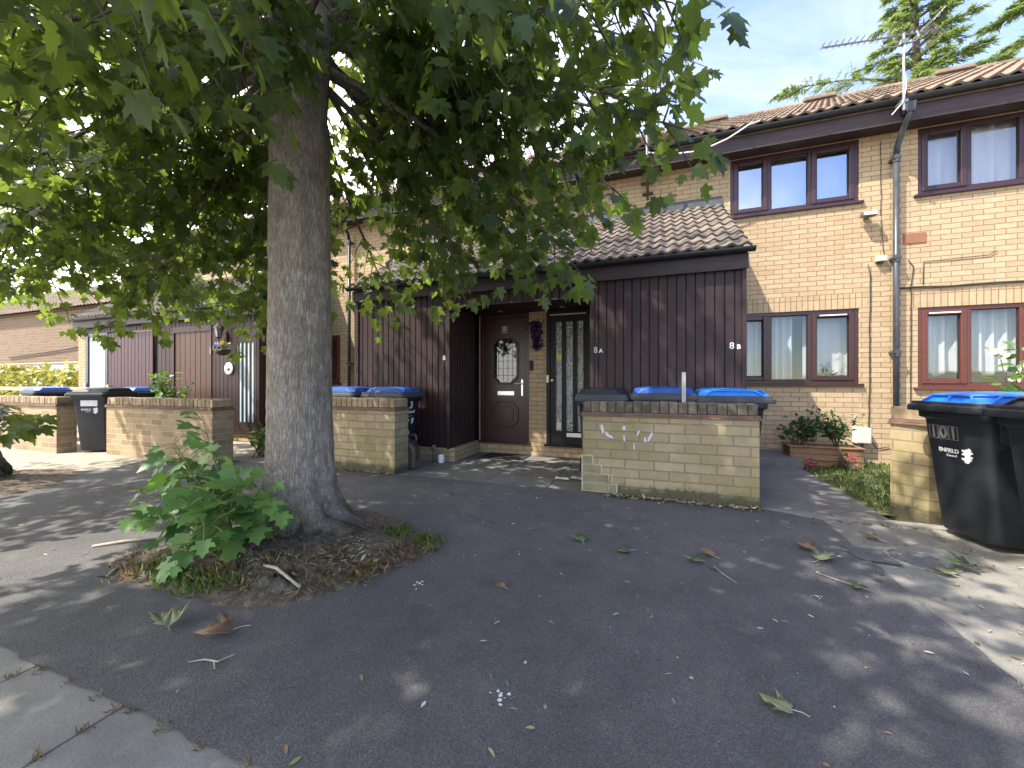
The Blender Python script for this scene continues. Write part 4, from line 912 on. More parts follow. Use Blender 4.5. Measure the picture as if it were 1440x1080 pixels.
build('pot', MB().lathe([(0,0),(.045,0),(.05,.01),(.05,.10),(.04,.12),(.03,.125)], (-3.0,5.14,.002), 16), M['white'], wp, smooth=True); build('lid', MB().lathe([(.0,0),(.032,0),(.032,.02),(0,.021)], (-3.0,5.14,.127), 14), M['alu'], wp)
tag(build('wooden_batten', MB().box(.275,.315,4.535,4.56,.35,1.31), M['greywood'], loc=(.295,4.55,.35), bevel=.002), 'pale grey wooden batten standing upright between the bins behind the wall', 'wooden batten')
def scrap(loc, label, cat, col, sx, sy, name):
    mb = MB(); n = 5
    for j in range(n):
        for i in range(n): mb.v.append((loc[0]+(i/(n-1)-.5)*sx+random.uniform(-.01,.01), loc[1]+(j/(n-1)-.5)*sy+random.uniform(-.01,.01), loc[2]+.012+random.uniform(0,.035)))
    for j in range(n-1):
        for i in range(n-1): a = j*n+i; mb.f.append((a,a+1,a+n+1,a+n))
    o = build(name, mb, mat(name+'_mat', col, .7), loc=loc, uv=False, normals=False); o.modifiers.new('t','SOLIDIFY').thickness = .002
    return tag(o, label, cat)
scrap((-.86,4.78,.0), 'crumpled pale plastic sheet on the porch paving at the wall end', 'litter', (.5,.52,.55), .20, .14, 'plastic_scrap')
scrap((-1.06,4.72,.0), 'flattened cream paper strip on the porch paving', 'litter', (.55,.5,.38), .16, .05, 'paper_scrap')
# door mat
tag(build('door_mat', MB().box(-2.62,-1.9,5.72,6.12,.001,.016), noisy('mat_fibre', [(.3,(.015,.014,.013)),(.7,(.04,.037,.033))], 60, .95, .6, .004), loc=(-2.26,5.9,0), bevel=.004), 'worn dark door mat below the rosewood front door', 'door mat')

# flowers on the wall between the doors
def petals(P, spread, n, size, m, name, parent=None, loc=None, tmpl=OVALT, flat=.5):
    pos = np.array(P)[rng.integers(0, len(P), n)] + rng.normal(0, 1, (n,3))*np.array(spread)
    A = rng.normal(0, 1, (n,3)); Nn = rng.normal(0, 1, (n,3)); S = size*rng.uniform(.7, 1.3, n)
    return leaf_obj(name, [(pos, A, Nn, S, tmpl)], m, parent, loc)
wr = thing('flower_hanging', 'dark purple artificial flower swag hung on brick between the two front doors', 'flower swag', (-1.80,6.15,1.95))
petals([(-1.84,6.10,2.12),(-1.77,6.09,2.13),(-1.86,6.10,2.04),(-1.76,6.09,2.02),(-1.80,6.08,1.93),(-1.78,6.10,1.85),(-1.80,6.10,1.78)], (.03,.018,.035), 260, .06, M['purple'], 'flowers', wr)
build('hook', MB().tube([(-1.8,6.17,2.2),(-1.8,6.13,2.19),(-1.8,6.12,2.15)], .004, 6), M['alu'], wr)

# left porch: lantern, hanging basket, round plate
ln = thing('wall_lantern', 'dark carriage lantern above the hanging basket on the neighbour porch', 'lantern', (-8.33,5.6,2.15))
build('bracket', MB().box(-8.37,-8.29,5.565,5.585,2.05,2.25).tube([(-8.33,5.57,2.12),(-8.33,5.50,2.05),(-8.33,5.44,2.06),(-8.33,5.44,2.12)], .012, 6), M['rust'], ln)
build('glass', MB().lathe([(.05,0),(.075,.17),(.07,.171)], (-8.33,5.44,2.13), 6), M['glass_tex'], ln); build('lamp_cap', MB().lathe([(.10,0),(.06,.06),(.03,.09),(.012,.12),(0,.13)], (-8.33,5.44,2.30), 6), M['rust'], ln); build('lamp_base', MB().lathe([(.0,-.03),(.03,-.02),(.055,0),(.055,.012)], (-8.33,5.44,2.117), 6), M['rust'], ln)
hb = thing('hanging_basket', 'hanging basket with lilac and yellow flowers beside the striped glass door', 'hanging basket', (-8.12,5.38,1.78))
build('bowl', MB().lathe([(.0,-.12),(.07,-.11),(.12,-.06),(.14,0),(.125,0),(.06,-.08),(0,-.09)], (-8.12,5.38,1.86), 18), M['browndoor'], hb, smooth=True)
mb = MB()
for a in (0, 2.1, 4.2): mb.tube([(-8.12+.135*cos(a),5.38+.135*sin(a),1.86),(-8.12,5.38,2.17)], .004, 5)
mb.tube([(-8.12,5.38,2.17),(-8.12,5.45,2.24),(-8.12,5.585,2.24)], .006, 5); build('chains', mb, M['rust'], hb)
petals([(-8.22,5.34,1.92),(-8.17,5.30,1.90),(-8.12,5.30,1.93),(-8.25,5.36,1.95)], (.03,.03,.02), 70, .05, M['lilac'], 'flowers', hb); petals([(-8.02,5.36,1.96),(-8.05,5.34,1.99)], (.025,.025,.025), 35, .05, M['yellowfl'], 'flowers', hb); petals([(-8.12,5.36,1.90)], (.07,.05,.03), 60, .05, M['shrubleaf'], 'leaves', hb)
pl = thing('wall_plate', 'round cream plaque on the dark boards left of the striped glass door', 'plaque', (-8.24,5.57,1.49))
mb = MB().lathe([(0,0),(.125,0),(.125,.012),(.10,.02),(0,.02)], (0,0,0), 28); mb.v = [(-8.24+x, 5.582-z, 1.49+y) for x, y, z in mb.v]; build('plate', mb, M['cream'], pl)
mb = MB(); mb.v = []; mb.prism(blob(-8.23,1.47,.045,.025,.2), 5.555, 5.5615); build('painted_bird', mb, M['rust'], pl)

# fittings on the main facade
fl = thing('flood_light', 'small grey floodlight on the brick beside the downpipe under the upper window', 'floodlight', (2.95,7.29,3.66))
build('lamp_head', MB().box(2.87,3.05,7.13,7.24,3.64,3.70), M['alu'], fl, bevel=.008); build('arm', MB().box(2.93,2.99,7.235,7.298,3.63,3.69), M['alu'], fl, bevel=.004); build('lens', MB().box(2.885,3.035,7.122,7.1295,3.646,3.69), M['white'], fl)
ss = thing('alarm_sensor', 'cream motion sensor box on the brick left of the downpipe', 'sensor', (3.13,7.29,3.0))
build('box', MB().box(3.07,3.19,7.22,7.298,2.98,3.06), M['cream'], ss, bevel=.008); build('eye', MB().lathe([(0,0),(.03,0),(.025,-.03),(0,-.04)], (3.12,7.25,2.979), 12), M['rubber'], ss)
mbx = thing('meter_box', 'small white utility box on the wall behind the wooden planter', 'utility box', (2.90,7.29,.42))
build('box', MB().box(2.80,2.99,7.18,7.298,.30,.53), M['white'], mbx, bevel=.01); build('cover', MB().box(2.815,2.975,7.172,7.1795,.315,.515), M['cream'], mbx, bevel=.003)
build('conduit', MB().tube([(2.90,7.24,.30),(2.90,7.235,.15),(2.92,7.24,.02)], .018, 8), M['cable'], mbx)
def cable(pts, label, r=.007, m='cable', jit=.004):
    q = []
    for i in range(len(pts)-1):
        a, b = Vector(pts[i]), Vector(pts[i+1]); n = max(1, int((b-a).length/.15))
        for k in range(n): q.append(a+(b-a)*k/n + Vector((random.gauss(0,jit),0,random.gauss(0,jit))))
    q.append(Vector(pts[-1])); o = build('cable', MB().tube(q, r, 6), M[m], loc=tuple(pts[0]), uv=False, smooth=True); return tag(o, label, 'cable')
cable([(2.99,7.285,2.95),(3.02,7.285,2.82),(3.01,7.285,1.5),(3.0,7.285,.45)], 'black cable running down the brick between lower window and downpipe')
cable([(3.14,7.285,3.62),(3.17,7.285,3.2),(3.18,7.285,3.08)], 'short thin wire between floodlight and motion sensor', .004)
cable([(3.14,7.285,4.75),(3.14,7.285,3.66)], 'thin wire dropping from the eaves to the floodlight', .004)
cable([(3.32,7.282,2.575),(3.8,7.28,2.56),(4.4,7.28,2.57),(5.4,7.28,2.54),(8.2,7.28,2.6)], 'thick black cable running level above the mahogany lower window', .014)
cable([(3.46,7.286,2.98),(3.52,7.286,2.86),(3.49,7.286,2.6),(3.48,7.286,.9),(3.5,7.286,.3)], 'dark cable running down the brick just left of the mahogany window', .006)
cable([(3.62,7.286,2.60),(3.63,7.286,2.93),(4.0,7.286,2.95),(4.3,7.286,2.95),(4.4,7.286,3.0)], 'thin cable looping up the brick above the mahogany window', .005)
cable([(2.99,7.284,.36),(3.1,7.283,.22),(3.24,7.283,.26)], 'short cable looping from the white utility box to the downpipe', .006)
cable([(-.10,6.80,4.98),(.25,6.78,4.86),(.7,6.78,4.84),(1.05,6.78,4.94),(1.35,6.78,5.10),(1.5,6.84,5.16)], 'white cable sagging along the dark eaves left of the upper window', .011, 'cable_w', .002)

# aerials
ar = thing('tv_aerial', 'long pronged television aerial on a mast by the gutter, pointing left', 'aerial', (3.17,6.80,4.9))
build('mast', MB().tube([(3.17,6.78,4.88),(3.17,6.78,5.92)], .018, 8), M['alu'], ar)
d0, d1 = Vector((2.20,6.62,5.88)), Vector((3.60,6.95,5.98)); mb = MB(); mb.tube([d0,d1], .012, 6)
build('boom', mb, M['alu'], ar)
sx = (d1-d0).normalized().cross(Vector((0,0,1))).normalized()
for i in range(15):
    p = d0+(d1-d0)*(i/14*.80+.005); h = .05+.05*i/14
    build('element', MB().tube([p-sx*h+Vector((0,0,.012)), p+sx*h+Vector((0,0,.03))], .006, 5), M['alu'], ar)
p = d0+(d1-d0)*.88; up = Vector((.25,0,1)).normalized()
for s in (-1, 1):
    mb = MB()
    for k in range(6): q = p+Vector((.09*k/5*1.4,0,s*(.02+.03*k))); mb.tube([q-sx*.16, q+sx*.16], .006, 5)
    for g in (-.15, .15): mb.tube([p+sx*g+Vector((0,0,s*.02)), p+sx*g+Vector((.126,0,s*.17))], .006, 5)
    build('reflector', mb, M['alu'], ar)
build('cradle', MB().tube([(2.93,6.79,5.90),(2.95,6.79,5.80),(3.05,6.79,5.77),(3.30,6.79,5.79),(3.34,6.80,5.85),(3.33,6.83,5.95)], .012, 6), M['alu'], ar, smooth=True)
build('clamp', MB().box(3.13,3.21,6.75,6.81,5.77,5.83), M['alu'], ar); build('clamp', MB().box(3.13,3.21,6.76,6.90,4.98,5.02), M['alu'], ar)
build('lead', MB().tube([(3.18,6.765,5.8),(3.155,6.765,5.5),(3.19,6.765,5.2),(3.15,6.76,4.98),(3.05,6.80,4.86)], .006, 5), M['cable_w'], ar)
a2 = thing('aerial_mast', 'silver aerial mast on a rusty wall bracket, poking up through the maple leaves', 'aerial mast', (-.11,7.2,4.4))
build('mast', MB().tube([(-.11,6.72,4.72),(-.11,6.72,6.35)], .022, 8), M['alu'], a2)
build('bracket', MB().box(-.13,-.09,7.27,7.298,4.42,4.80).box(-.22,0,7.26,7.29,4.68,4.72).box(-.20,-.02,7.262,7.292,4.50,4.54).tube([(-.11,7.28,4.72),(-.11,6.72,4.74)], .014, 6).tube([(-.11,7.28,4.45),(-.11,6.74,4.80)], .012, 6), M['rust'], a2)
mb = MB()
for k in range(5): mb.box(-.42,-.14,6.70,6.712,6.02+k*.055,6.03+k*.055)
mb.box(-.42,-.405,6.70,6.714,6.01,6.26); build('reflector', mb, M['alu'], a2); build('arm', MB().tube([(-.4,6.72,6.1),(.25,6.70,6.2)], .012, 6), M['alu'], a2)

# ------------------------------------------------------------------ trees
def trunk_mesh(name, base, r0, ztop, flare, seed, parent, lean=(0,0), label=None, m='bark', lobes=7):
    rg = np.random.default_rng(seed); na, nz = 120, 150
    zs = np.concatenate([np.linspace(-.06, .6, 70), np.linspace(.6, ztop, nz-70+1)[1:]]); nz = len(zs)
    th = np.linspace(0, 2*pi, na, endpoint=False); TH, Z = np.meshgrid(th, zs)
    lob = np.zeros_like(TH)
    for k in range(lobes):
        c = rg.uniform(0, 2*pi) if k > 3 else 2*pi*k/4+rg.uniform(-.4,.4); a = rg.uniform(.55,1.3); wd = rg.uniform(.32,.6)
        d = np.angle(np.exp(1j*(TH-c))); lob += a*np.exp(-(d/wd)**2)
    r = r0*(1.05-.085*np.clip(Z,0,9)/1.4*.5) + flare*np.exp(-np.clip(Z+.03,0,9)/.15)*(.75+.42*lob) + .035*np.exp(-np.clip(Z,0,9)/.5)*(.5+.5*lob)
    for k in range(30):
        f = rg.integers(2, 34); p = rg.uniform(0,6.3); q = rg.uniform(-3,3); r += .09/f**1.15*.055*np.sin(f*TH+p+q*Z*2+.8*np.sin(3*Z+p))
    for k in range(26): f = rg.integers(3, 16); r += .017*np.exp(-np.clip(Z,0,9)/.22)*np.sin(f*TH+rg.uniform(0,6.3)+rg.uniform(-9,9)*Z+1.3*np.sin(7*Z+rg.uniform(0,6)))
    bl = rg.normal(0, 1, (nz, na)); 
    for _ in range(2): bl = (bl+np.roll(bl,1,0)+np.roll(bl,-1,0)+np.roll(bl,1,1))/4
    r += bl*.006*(1+2.5*np.exp(-np.clip(Z,0,9)/.3))
    r = np.where(Z > 0, r, r)
    X = base[0]+lean[0]*Z+r*np.cos(TH); Y = base[1]+lean[1]*Z+r*np.sin(TH)
    mb = MB(); mb.v = [tuple(p) for p in np.stack([X,Y,Z],-1).reshape(-1,3)]
    for j in range(nz-1):
        for i in range(na): k = (i+1) % na; mb.f.append((j*na+i, j*na+k, (j+1)*na+k, (j+1)*na+i))
    mb.f.append(tuple((nz-1)*na+i for i in range(na)))
    return build(name, mb, M[m], parent, uv=False, smooth=True, normals=False, label=label)

def bez(a, b, c, n): return [a*(1-t)**2 + b*2*t*(1-t) + c*t*t for t in [i/n for i in range(n+1)]]
UPV = Vector((0,0,1))
class Crown:
    def __init__(s): s.P=[]; s.A=[]; s.N=[]; s.S=[]; s.tw = MB(); s.br = MB()
    def leaf(s, p, a, n, size): s.P.append(tuple(p)); s.A.append(tuple(a)); s.N.append(tuple(n)); s.S.append(size)
    def twig(s, p, d, L, size, dens=1.0, r=.007, droop=.25):
        d = d.normalized(); n = max(3, int(L/.11)); pts = [p + d*(L*i/n) - UPV*(droop*L*(i/n)**2) + Vector((random.gauss(0,.012),random.gauss(0,.012),random.gauss(0,.012)))*i/n for i in range(n+1)]
        s.tw.tube(pts, [max(.0018, r*(1-.75*i/n)) for i in range(n+1)], 5, False)
        for i in range(1, n+1):
            t = (pts[i]-pts[i-1]).normalized(); side = t.cross(UPV)
            if side.length < .1: side = Vector((1,0,0))
            side.normalize()
            for sg in (-1, 1):
                if random.random() > dens: continue
                a = (side*sg*random.uniform(.5,1.1) + t*random.uniform(.2,.9) + UPV*random.uniform(-1.25,-.1)).normalized()
                q = pts[i] + a*random.uniform(.04,.10)
                nrm = UPV*.8 + Vector((a.x,a.y,0))*.4 + Vector((random.gauss(0,.42),random.gauss(0,.42),0)) 
                s.leaf(q, a, nrm, size*.92*random.choice((random.uniform(.45,.8),random.uniform(.75,1.15)))*1.05)
            if i == n: a = (t - UPV*.4).normalized(); s.leaf(pts[i]+a*.04, a, UPV+Vector((random.gauss(0,.3),random.gauss(0,.3),0)), size*random.uniform(.8,1.2))
    def bough(s, a, b, r0, size, start=.22, step=.16, L=(.35,.75), arch=.35, dens=1.0, n=14, sub=2):
        a, b = Vector(a), Vector(b); mid = (a+b)/2 + UPV*arch*(b-a).length*.35 + Vector((random.gauss(0,.15),random.gauss(0,.15),0))
        pts = bez(a, mid, b, n); s.br.tube(pts, [max(.006, r0*(1-.88*i/n)) for i in range(n+1)], 8, False)
        length = sum((pts[i+1]-pts[i]).length for i in range(n)); k = int(length*(1-start)/step)
        for i in range(k+1):
            f = start+(1-start)*(i/k if k else 0); x = f*n; j = min(int(x), n-1); p = pts[j].lerp(pts[j+1], x-j); t = (pts[j+1]-pts[j]).normalized()
            side = t.cross(UPV).normalized()
            for q in range(sub):
                sg = (-1 if (i+q) % 2 else 1)
                d = side*sg*random.uniform(.4,1.1) + t*random.uniform(.2,.9) + UPV*random.uniform(-.95,.35)
                s.twig(p, d, random.uniform(*L)*(1-.25*f), size, dens)
        s.twig(b, (pts[-1]-pts[-2]), L[0], size, dens)
    def finish(s, tree, loc, leafm='leaf', tmpls=MAPLE):
        build('branches', s.br, M['bark'], tree, uv=False, smooth=True, normals=False)
        build('twigs', s.tw, M['twig'], tree, uv=False, normals=False)
        leaf_obj('crown', split_groups(s.P, s.A, s.N, s.S, tmpls), M[leafm], tree)

TB = Vector((-2.56, 2.27, 0))
T1 = thing('maple_tree', 'big maple tree with thick grey trunk and leafy crown over the pavement', 'tree', tuple(TB))
trunk_mesh('trunk', TB, .217, 3.2, .25, 4, T1, (.0,.0))
ld = MB()
for (dx, dy, r0_) in ((-.10,.02,.165),(.11,-.03,.15)):
    p = [TB+Vector((dx*.55,dy*.4,2.75)), TB+Vector((dx*.8,dy,3.2)), TB+Vector((dx*1.7,dy*1.6,3.8)), TB+Vector((dx*3.0,dy*5,5.2)), TB+Vector((dx*5,dy*9,7.0)), TB+Vector((dx*6,dy*12,8.8))]
    ld.tube(p, [r0_*1.05,r0_,r0_*.85,r0_*.6,r0_*.32,.02], 20, True)
build('leaders', ld, M['bark'], T1, uv=False, smooth=True)
rt = MB()
def lump(mb, c, rx, ry, rz, seed, n=22):
    rg = np.random.default_rng(seed); rings = []
    for j in range(10):
        ph = pi*.5*j/9; rings.append([(c[0]+rx*cos(ph)*cos(2*pi*i/n)*(1+.06*rg.normal()), c[1]+ry*cos(ph)*sin(2*pi*i/n)*(1+.06*rg.normal()), c[2]+rz*sin(ph)*(1+.08*rg.normal())) for i in range(n)])
    mb.loft(rings)
lump(rt, (-2.06,1.66,-.02), .20, .12, .115, 1); build('surface_root', rt, M['bark'], T1, uv=False, smooth=True, label='bare knuckle of root poking out at the front of the tree pit')
rt = MB(); rt.tube([TB+Vector((.18,-.05,.14)),TB+Vector((.42,.0,.085)),TB+Vector((.62,.08,.04)),TB+Vector((.85,.10,.0))], [.10,.085,.06,.03], 12)
build('root', rt, M['bark'], T1, uv=False, smooth=True)
cw = Crown()
low = [(2.75,(-.72,2.95,2.3)),(2.9,(.05,2.5,2.75)),(3.0,(.02,2.0,3.1)),(2.9,(-.5,1.15,2.85)),(3.0,(-.35,3.5,2.9)),(2.75,(-1.15,3.35,2.45)),(3.2,(-.1,2.9,3.6)),(2.7,(-1.75,3.25,2.35)),(3.2,(.0,3.4,3.9)),
       (2.9,(-1.5,.5,2.6)),(2.9,(-2.6,.1,2.5)),(3.0,(-3.6,.3,2.55)),(3.2,(-1.0,-.7,3.1)),(2.9,(-2.0,.75,2.6)),
       (2.8,(-4.9,1.5,2.35)),(2.8,(-5.3,2.6,2.1)),(2.9,(-4.9,3.6,2.15)),(3.0,(-5.8,2.0,2.7)),(2.8,(-4.2,4.0,2.3)),(2.9,(-3.3,4.3,2.35)),(2.9,(-2.5,4.3,2.5)),(3.0,(-4.4,.6,2.5)),(3.1,(-5.2,3.2,3.2)),(3.0,(-3.9,3.1,2.2)),(2.9,(-1.6,4.2,2.9)),(3.3,(-3.6,1.2,2.9)),(3.3,(-1.2,2.2,3.2)),(3.2,(-3.6,-1.3,3.2)),(3.3,(-2.2,-1.5,3.3)),(3.2,(-4.8,-.4,3.0))]
low += [(3.0,(-.1,2.3,3.35)),(2.9,(-.2,2.7,3.1)),(3.1,(.0,1.95,3.5)),(3.0,(-.55,2.9,2.75)),(3.0,(-.3,2.3,2.9)),(3.4,(-2.2,1.55,2.95)),(3.0,(-1.9,3.4,2.65)),(3.1,(-1.4,3.7,2.85)),(3.0,(-2.2,3.8,2.75)),(3.2,(-.9,3.6,3.0)),(3.4,(-1.7,3.3,3.3)),(3.3,(-1.2,3.0,3.0)),(3.0,(-6.0,2.2,2.35)),(3.0,(-5.6,1.7,2.4)),(3.0,(-6.1,2.7,2.6)),(3.0,(-5.6,1.3,2.45)),(3.0,(-5.9,3.0,2.5)),(2.9,(-4.6,2.5,2.3)),(3.0,(-5.2,3.4,2.4)),(2.9,(-4.3,3.4,2.3))]
for z, e in low: cw.bough(TB+Vector((0,0,z+.95)), e, .032, .130, .28, .15, (.3,.65), .22, .76)
for i in range(36):
    a = 2*pi*i*.382; z0 = 3.9+3.6*(i/36); z1 = z0+random.uniform(.2,.9); rr = (3.5 if z1 < 5.2 else 3.4-.45*(z1-5.2))*random.uniform(.75,1.05)
    e = TB + Vector((cos(a)*rr*(.85 if cos(a) > 0 else 1.15), sin(a)*rr*(1.35 if sin(a) < 0 else .9), z1)); cw.bough(TB+Vector((0,0,z0-.3)), e, .04, .165, .25, .2, (.45,.85), .25, .46)
for x, y, z in ((-2.2,-2.4,5.6),(-3.2,-2.7,6.2),(-4.2,-2.2,5.8),(-5.0,-1.4,6.0),(-3.6,-1.8,7.0),(-2.6,-1.6,6.6),(-4.6,-2.6,6.9),(-5.6,-.6,6.4),(-3.9,-3.1,5.4),(-5.6,-2.4,6.3),(-6.2,-1.8,6.4),(-5.2,-3.2,6.2),(-6.3,-2.9,6.8)): cw.bough(TB+Vector((0,0,z-1)), (x,y,z), .045, .18, .4, .18, (.5,.9), .2, .75)
cw.finish(T1, TB)

T2B = Vector((-7.6, 2.1, 0))
T2 = thing('maple_tree', 'second maple tree at the left edge, trunk just out of the photo', 'tree', tuple(T2B))
trunk_mesh('trunk', T2B, .19, 5.2, .19, 9, T2)
cw = Crown()
for z, e in [(1.0,(-5.9,1.86,.85)),(2.6,(-5.6,1.0,2.6)),(2.6,(-5.7,3.2,2.6)),(2.8,(-8.2,4.6,2.7)),(2.7,(-9.6,3.4,2.7)),(2.8,(-9.7,1.6,2.9)),(2.9,(-6.6,4.4,2.7)),(3,(-5.6,2.2,3.4)),(3,(-7.4,-.4,3)),(3,(-9.2,0,3.2)),(3.0,(-6.0,.0,3.0))]: cw.bough(T2B+Vector((0,0,z+(.8 if z > 2 else 0))), e, .035, .135, .3 if z > 2 else .6, .16, (.35,.65) if z > 2 else (.2,.35), .3)
for i in range(14):
    a = 2*pi*i*.382; z0 = 3.3+2.6*(i/14); e = T2B+Vector((cos(a)*2.2, sin(a)*2.2, z0+random.uniform(.3,1.0))); cw.bough(T2B+Vector((0,0,z0)), e, .04, .20, .3, .25, (.4,.75), .25)
cw.finish(T2, T2B)

# sucker shoots growing at the foot of the big tree
SB = Vector((-2.66,1.80,0))
T3 = thing('maple_sucker', 'bright green young maple shoots growing at the foot of the big trunk', 'sapling', tuple(SB))
st = MB(); P=[];A=[];Nn=[];S=[]
def bigleaf(p, a, n, s): P.append(tuple(p)); A.append(tuple(a)); Nn.append(tuple(n)); S.append(s)
tips = [(-3.0,1.85,.93),(-3.15,1.75,.75),(-2.95,1.65,.80),(-3.25,1.85,.55),(-2.75,1.60,.66),(-3.10,1.55,.48),(-2.62,1.62,.52),(-2.42,1.68,.60),(-2.35,1.80,.55),(-2.80,1.50,.35),(-2.50,1.55,.35),(-3.2,1.62,.38),(-2.65,1.5,.22),(-2.9,1.9,.65),(-2.25,1.83,.44),(-3.05,1.95,.42)]
CAMV = Vector((.75,-.55,.35))
for tp in tips:
    tp = Vector(tp); b0 = SB+Vector((random.gauss(0,.06),random.gauss(0,.05),.02)); md = (b0+tp)/2+Vector((random.gauss(0,.04),random.gauss(0,.04),.12)); pts = bez(b0, md, tp, 8)
    st.tube(pts, [.008-.005*i/8 for i in range(9)], 6, False)
    for i in (3,4,5,6,7,8):
        for sg in (-1,1):
            t = (pts[i]-pts[i-1]).normalized(); side = t.cross(UPV); side = side.normalized() if side.length > .05 else Vector((1,0,0)); rot = random.uniform(0,pi)
            side = (side*cos(rot)+t.cross(side)*sin(rot))
            a = (side*sg+t*.3+UPV*random.uniform(-.15,.25)).normalized(); pl_ = random.uniform(.05,.12); q = pts[i]+a*pl_
            st.tube([pts[i], pts[i]+a*pl_*.5+UPV*.01, q], .0022, 4, False)
            ax = (a*.8 - UPV*random.uniform(-.05,.55) + Vector((.3,-.3,0))).normalized(); bigleaf(q, ax, UPV*1.0+CAMV*.5+Vector((random.gauss(0,.3),random.gauss(0,.3),0)), random.uniform(.08,.165)*(1.0 if i < 8 else .7))
build('stems', st, M['greenstem'], T3, uv=False, normals=False)
leaf_obj('leaves', split_groups(P,A,Nn,S,MAPLE), M['sapleaf'], T3)

# tree pit soil
pit = [(-3.45,1.52),(-3.25,1.80),(-3.05,2.25),(-2.80,2.90),(-2.3,2.95),(-1.72,2.60),(-1.45,2.45),(-1.62,2.0),(-1.72,1.75),(-1.84,1.52),(-2.1,1.45),(-2.45,1.45),(-2.8,1.44),(-3.15,1.42)]
def pit_mesh(name, poly, c, h):
    mb = MB(); n = 96; nr = 14; ang = np.array([math.atan2(y-c[1], x-c[0]) for x,y in poly]); o = np.argsort(ang); ag = ang[o]; rd = np.array([math.hypot(x-c[0], y-c[1]) for x,y in poly])[o]
    mb.v.append((c[0],c[1],h))
    for j in range(1, nr+1):
        for i in range(n):
            a = -pi+2*pi*i/n; r_ = np.interp(a, np.concatenate([ag-2*pi,ag,ag+2*pi]), np.tile(rd,3))*(1+.03*sin(9*a)+random.gauss(0,.012)); f = j/nr
            mb.v.append((c[0]+cos(a)*r_*f, c[1]+sin(a)*r_*f, .005+h*(1-f**2)+random.gauss(0,.006)*(f < .99)))
    for i in range(n): mb.f.append((0, 1+i, 1+(i+1) % n))
    for j in range(nr-1):
        for i in range(n): k = (i+1) % n; mb.f.append((1+j*n+i, 1+(j+1)*n+i, 1+(j+1)*n+k, 1+j*n+k))
    return kind(build(name, mb, M['soil'], loc=(0,0,0), uv=False, smooth=True, normals=False), 'structure')
pit_mesh('tree_pit_soil', pit, (TB.x+.05,TB.y-.12), .13)
pit_mesh('tree_pit_soil', [(-8.2,2.6),(-8.2,1.7),(-7.2,1.5),(-6.45,1.75),(-6.35,2.3),(-6.9,2.75)], (T2B.x,T2B.y), .06)

def tufts(name, pts, spread, n, h, m, wd=.0045, flat=.6):
    pos = np.array(pts)[rng.integers(0,len(pts),n)] + np.concatenate([rng.normal(0,1,(n,2))*spread, np.zeros((n,1))],1)
    A = rng.normal(0,flat,(n,3)); A[:,2] = np.abs(rng.normal(1,.35,n)); Nn = rng.normal(0,1,(n,3)); S = h*rng.uniform(.4,1.3,n)
    o = leaf_obj(name, [(pos,A,Nn,S,BLADE,np.full(n,wd)*rng.uniform(.7,1.4,n))], M[m], None, (0,0,0)); return kind(o,'stuff')
tufts('pit_grass', [(-2.75,1.55,.02),(-2.6,1.52,.02),(-2.45,1.52,.02),(-2.35,1.60,.03),(-2.9,1.58,.02),(-1.58,2.5,.02),(-1.85,2.5,.05),(-3.0,1.62,.02)], .055, 1500, .065, 'grass')
tufts('pit_dry_grass', [(-2.4,1.65,.06),(-2.2,1.85,.08),(-1.75,2.3,.04),(-2.0,2.0,.07),(-1.95,1.85,.04),(-1.9,1.75,.03),(-2.05,1.8,.05),(-1.62,2.25,.02),(-1.6,2.4,.02),(-1.7,2.1,.02),(-1.7,1.95,.02),(-3.1,1.7,.02),(-3.25,1.62,.02),(-2.25,1.6,.04),(-3.0,1.5,.02)], .065, 2600, .06, 'drygrass', .004, 1.3)
tufts('joint_weeds', [(-1.85,.35+.1*i,0) for i in range(6)]+[(-2.46,.5+.1*i,0) for i in range(4)]+[(-2.4+.2*i,.86,0) for i in range(7)]+[(2.03,1.9+.25*i,0) for i in range(9)]+[(1.3+.1*i,4.12,0) for i in range(9)], .012, 420, .028, 'drygrass', .003, .9)
# lawn
n = 9000; pos = np.stack([rng.uniform(1.95,6,n), 4.55+2.65*rng.random(n)**1.1, np.zeros(n)],1); keep = rng.random(n) < np.clip(1.15-.35*(pos[:,1]-4.5)/2.6+.5*np.sin(pos[:,0]*3.1)*np.sin(pos[:,1]*4.3), .15, 1); pos = pos[keep]; n = len(pos)
A = rng.normal(0,.5,(n,3)); A[:,2] = np.abs(rng.normal(1,.3,n)); kind(leaf_obj('lawn_grass', [(pos,A,rng.normal(0,1,(n,3)),.065*rng.uniform(.4,1.4,n),BLADE,np.full(n,.006)*rng.uniform(.7,1.5,n))], M['grass'], None, (0,0,0)), 'stuff')

def shrub(name, label, cat, base, spread, h, n, size, m, stems=6, tmpl=OVALT, stemm='twig'):
    t = thing(name, label, cat, base); mb = MB(); P=[];A=[];Nn=[];S=[]
    for k in range(stems):
        tp = Vector(base)+Vector((random.gauss(0,spread[0]),random.gauss(0,spread[1]),h*random.uniform(.6,1.05))); b0 = Vector(base)+Vector((random.gauss(0,spread[0]*.25),random.gauss(0,spread[1]*.25),0)); pts = bez(b0,(b0+tp)/2+Vector((0,0,h*.15)),tp,6); mb.tube(pts,[.009-.006*i/6 for i in range(7)],5,False)
        for q in range(n//stems):
            f = random.uniform(.3,1)*6; j = min(int(f),5); p = pts[j].lerp(pts[j+1],f-j); a = Vector((random.gauss(0,1),random.gauss(0,1),random.gauss(.2,.6))).normalized(); P.append(tuple(p+a*random.uniform(.01,.09))); A.append(tuple(a)); Nn.append((random.gauss(0,.6),random.gauss(-.2,.6),1)); S.append(size*random.uniform(.6,1.25))
    build('stems', mb, M[stemm], t, uv=False, normals=False); leaf_obj('leaves', split_groups(P,A,Nn,S,[tmpl]), M[m], t); return t
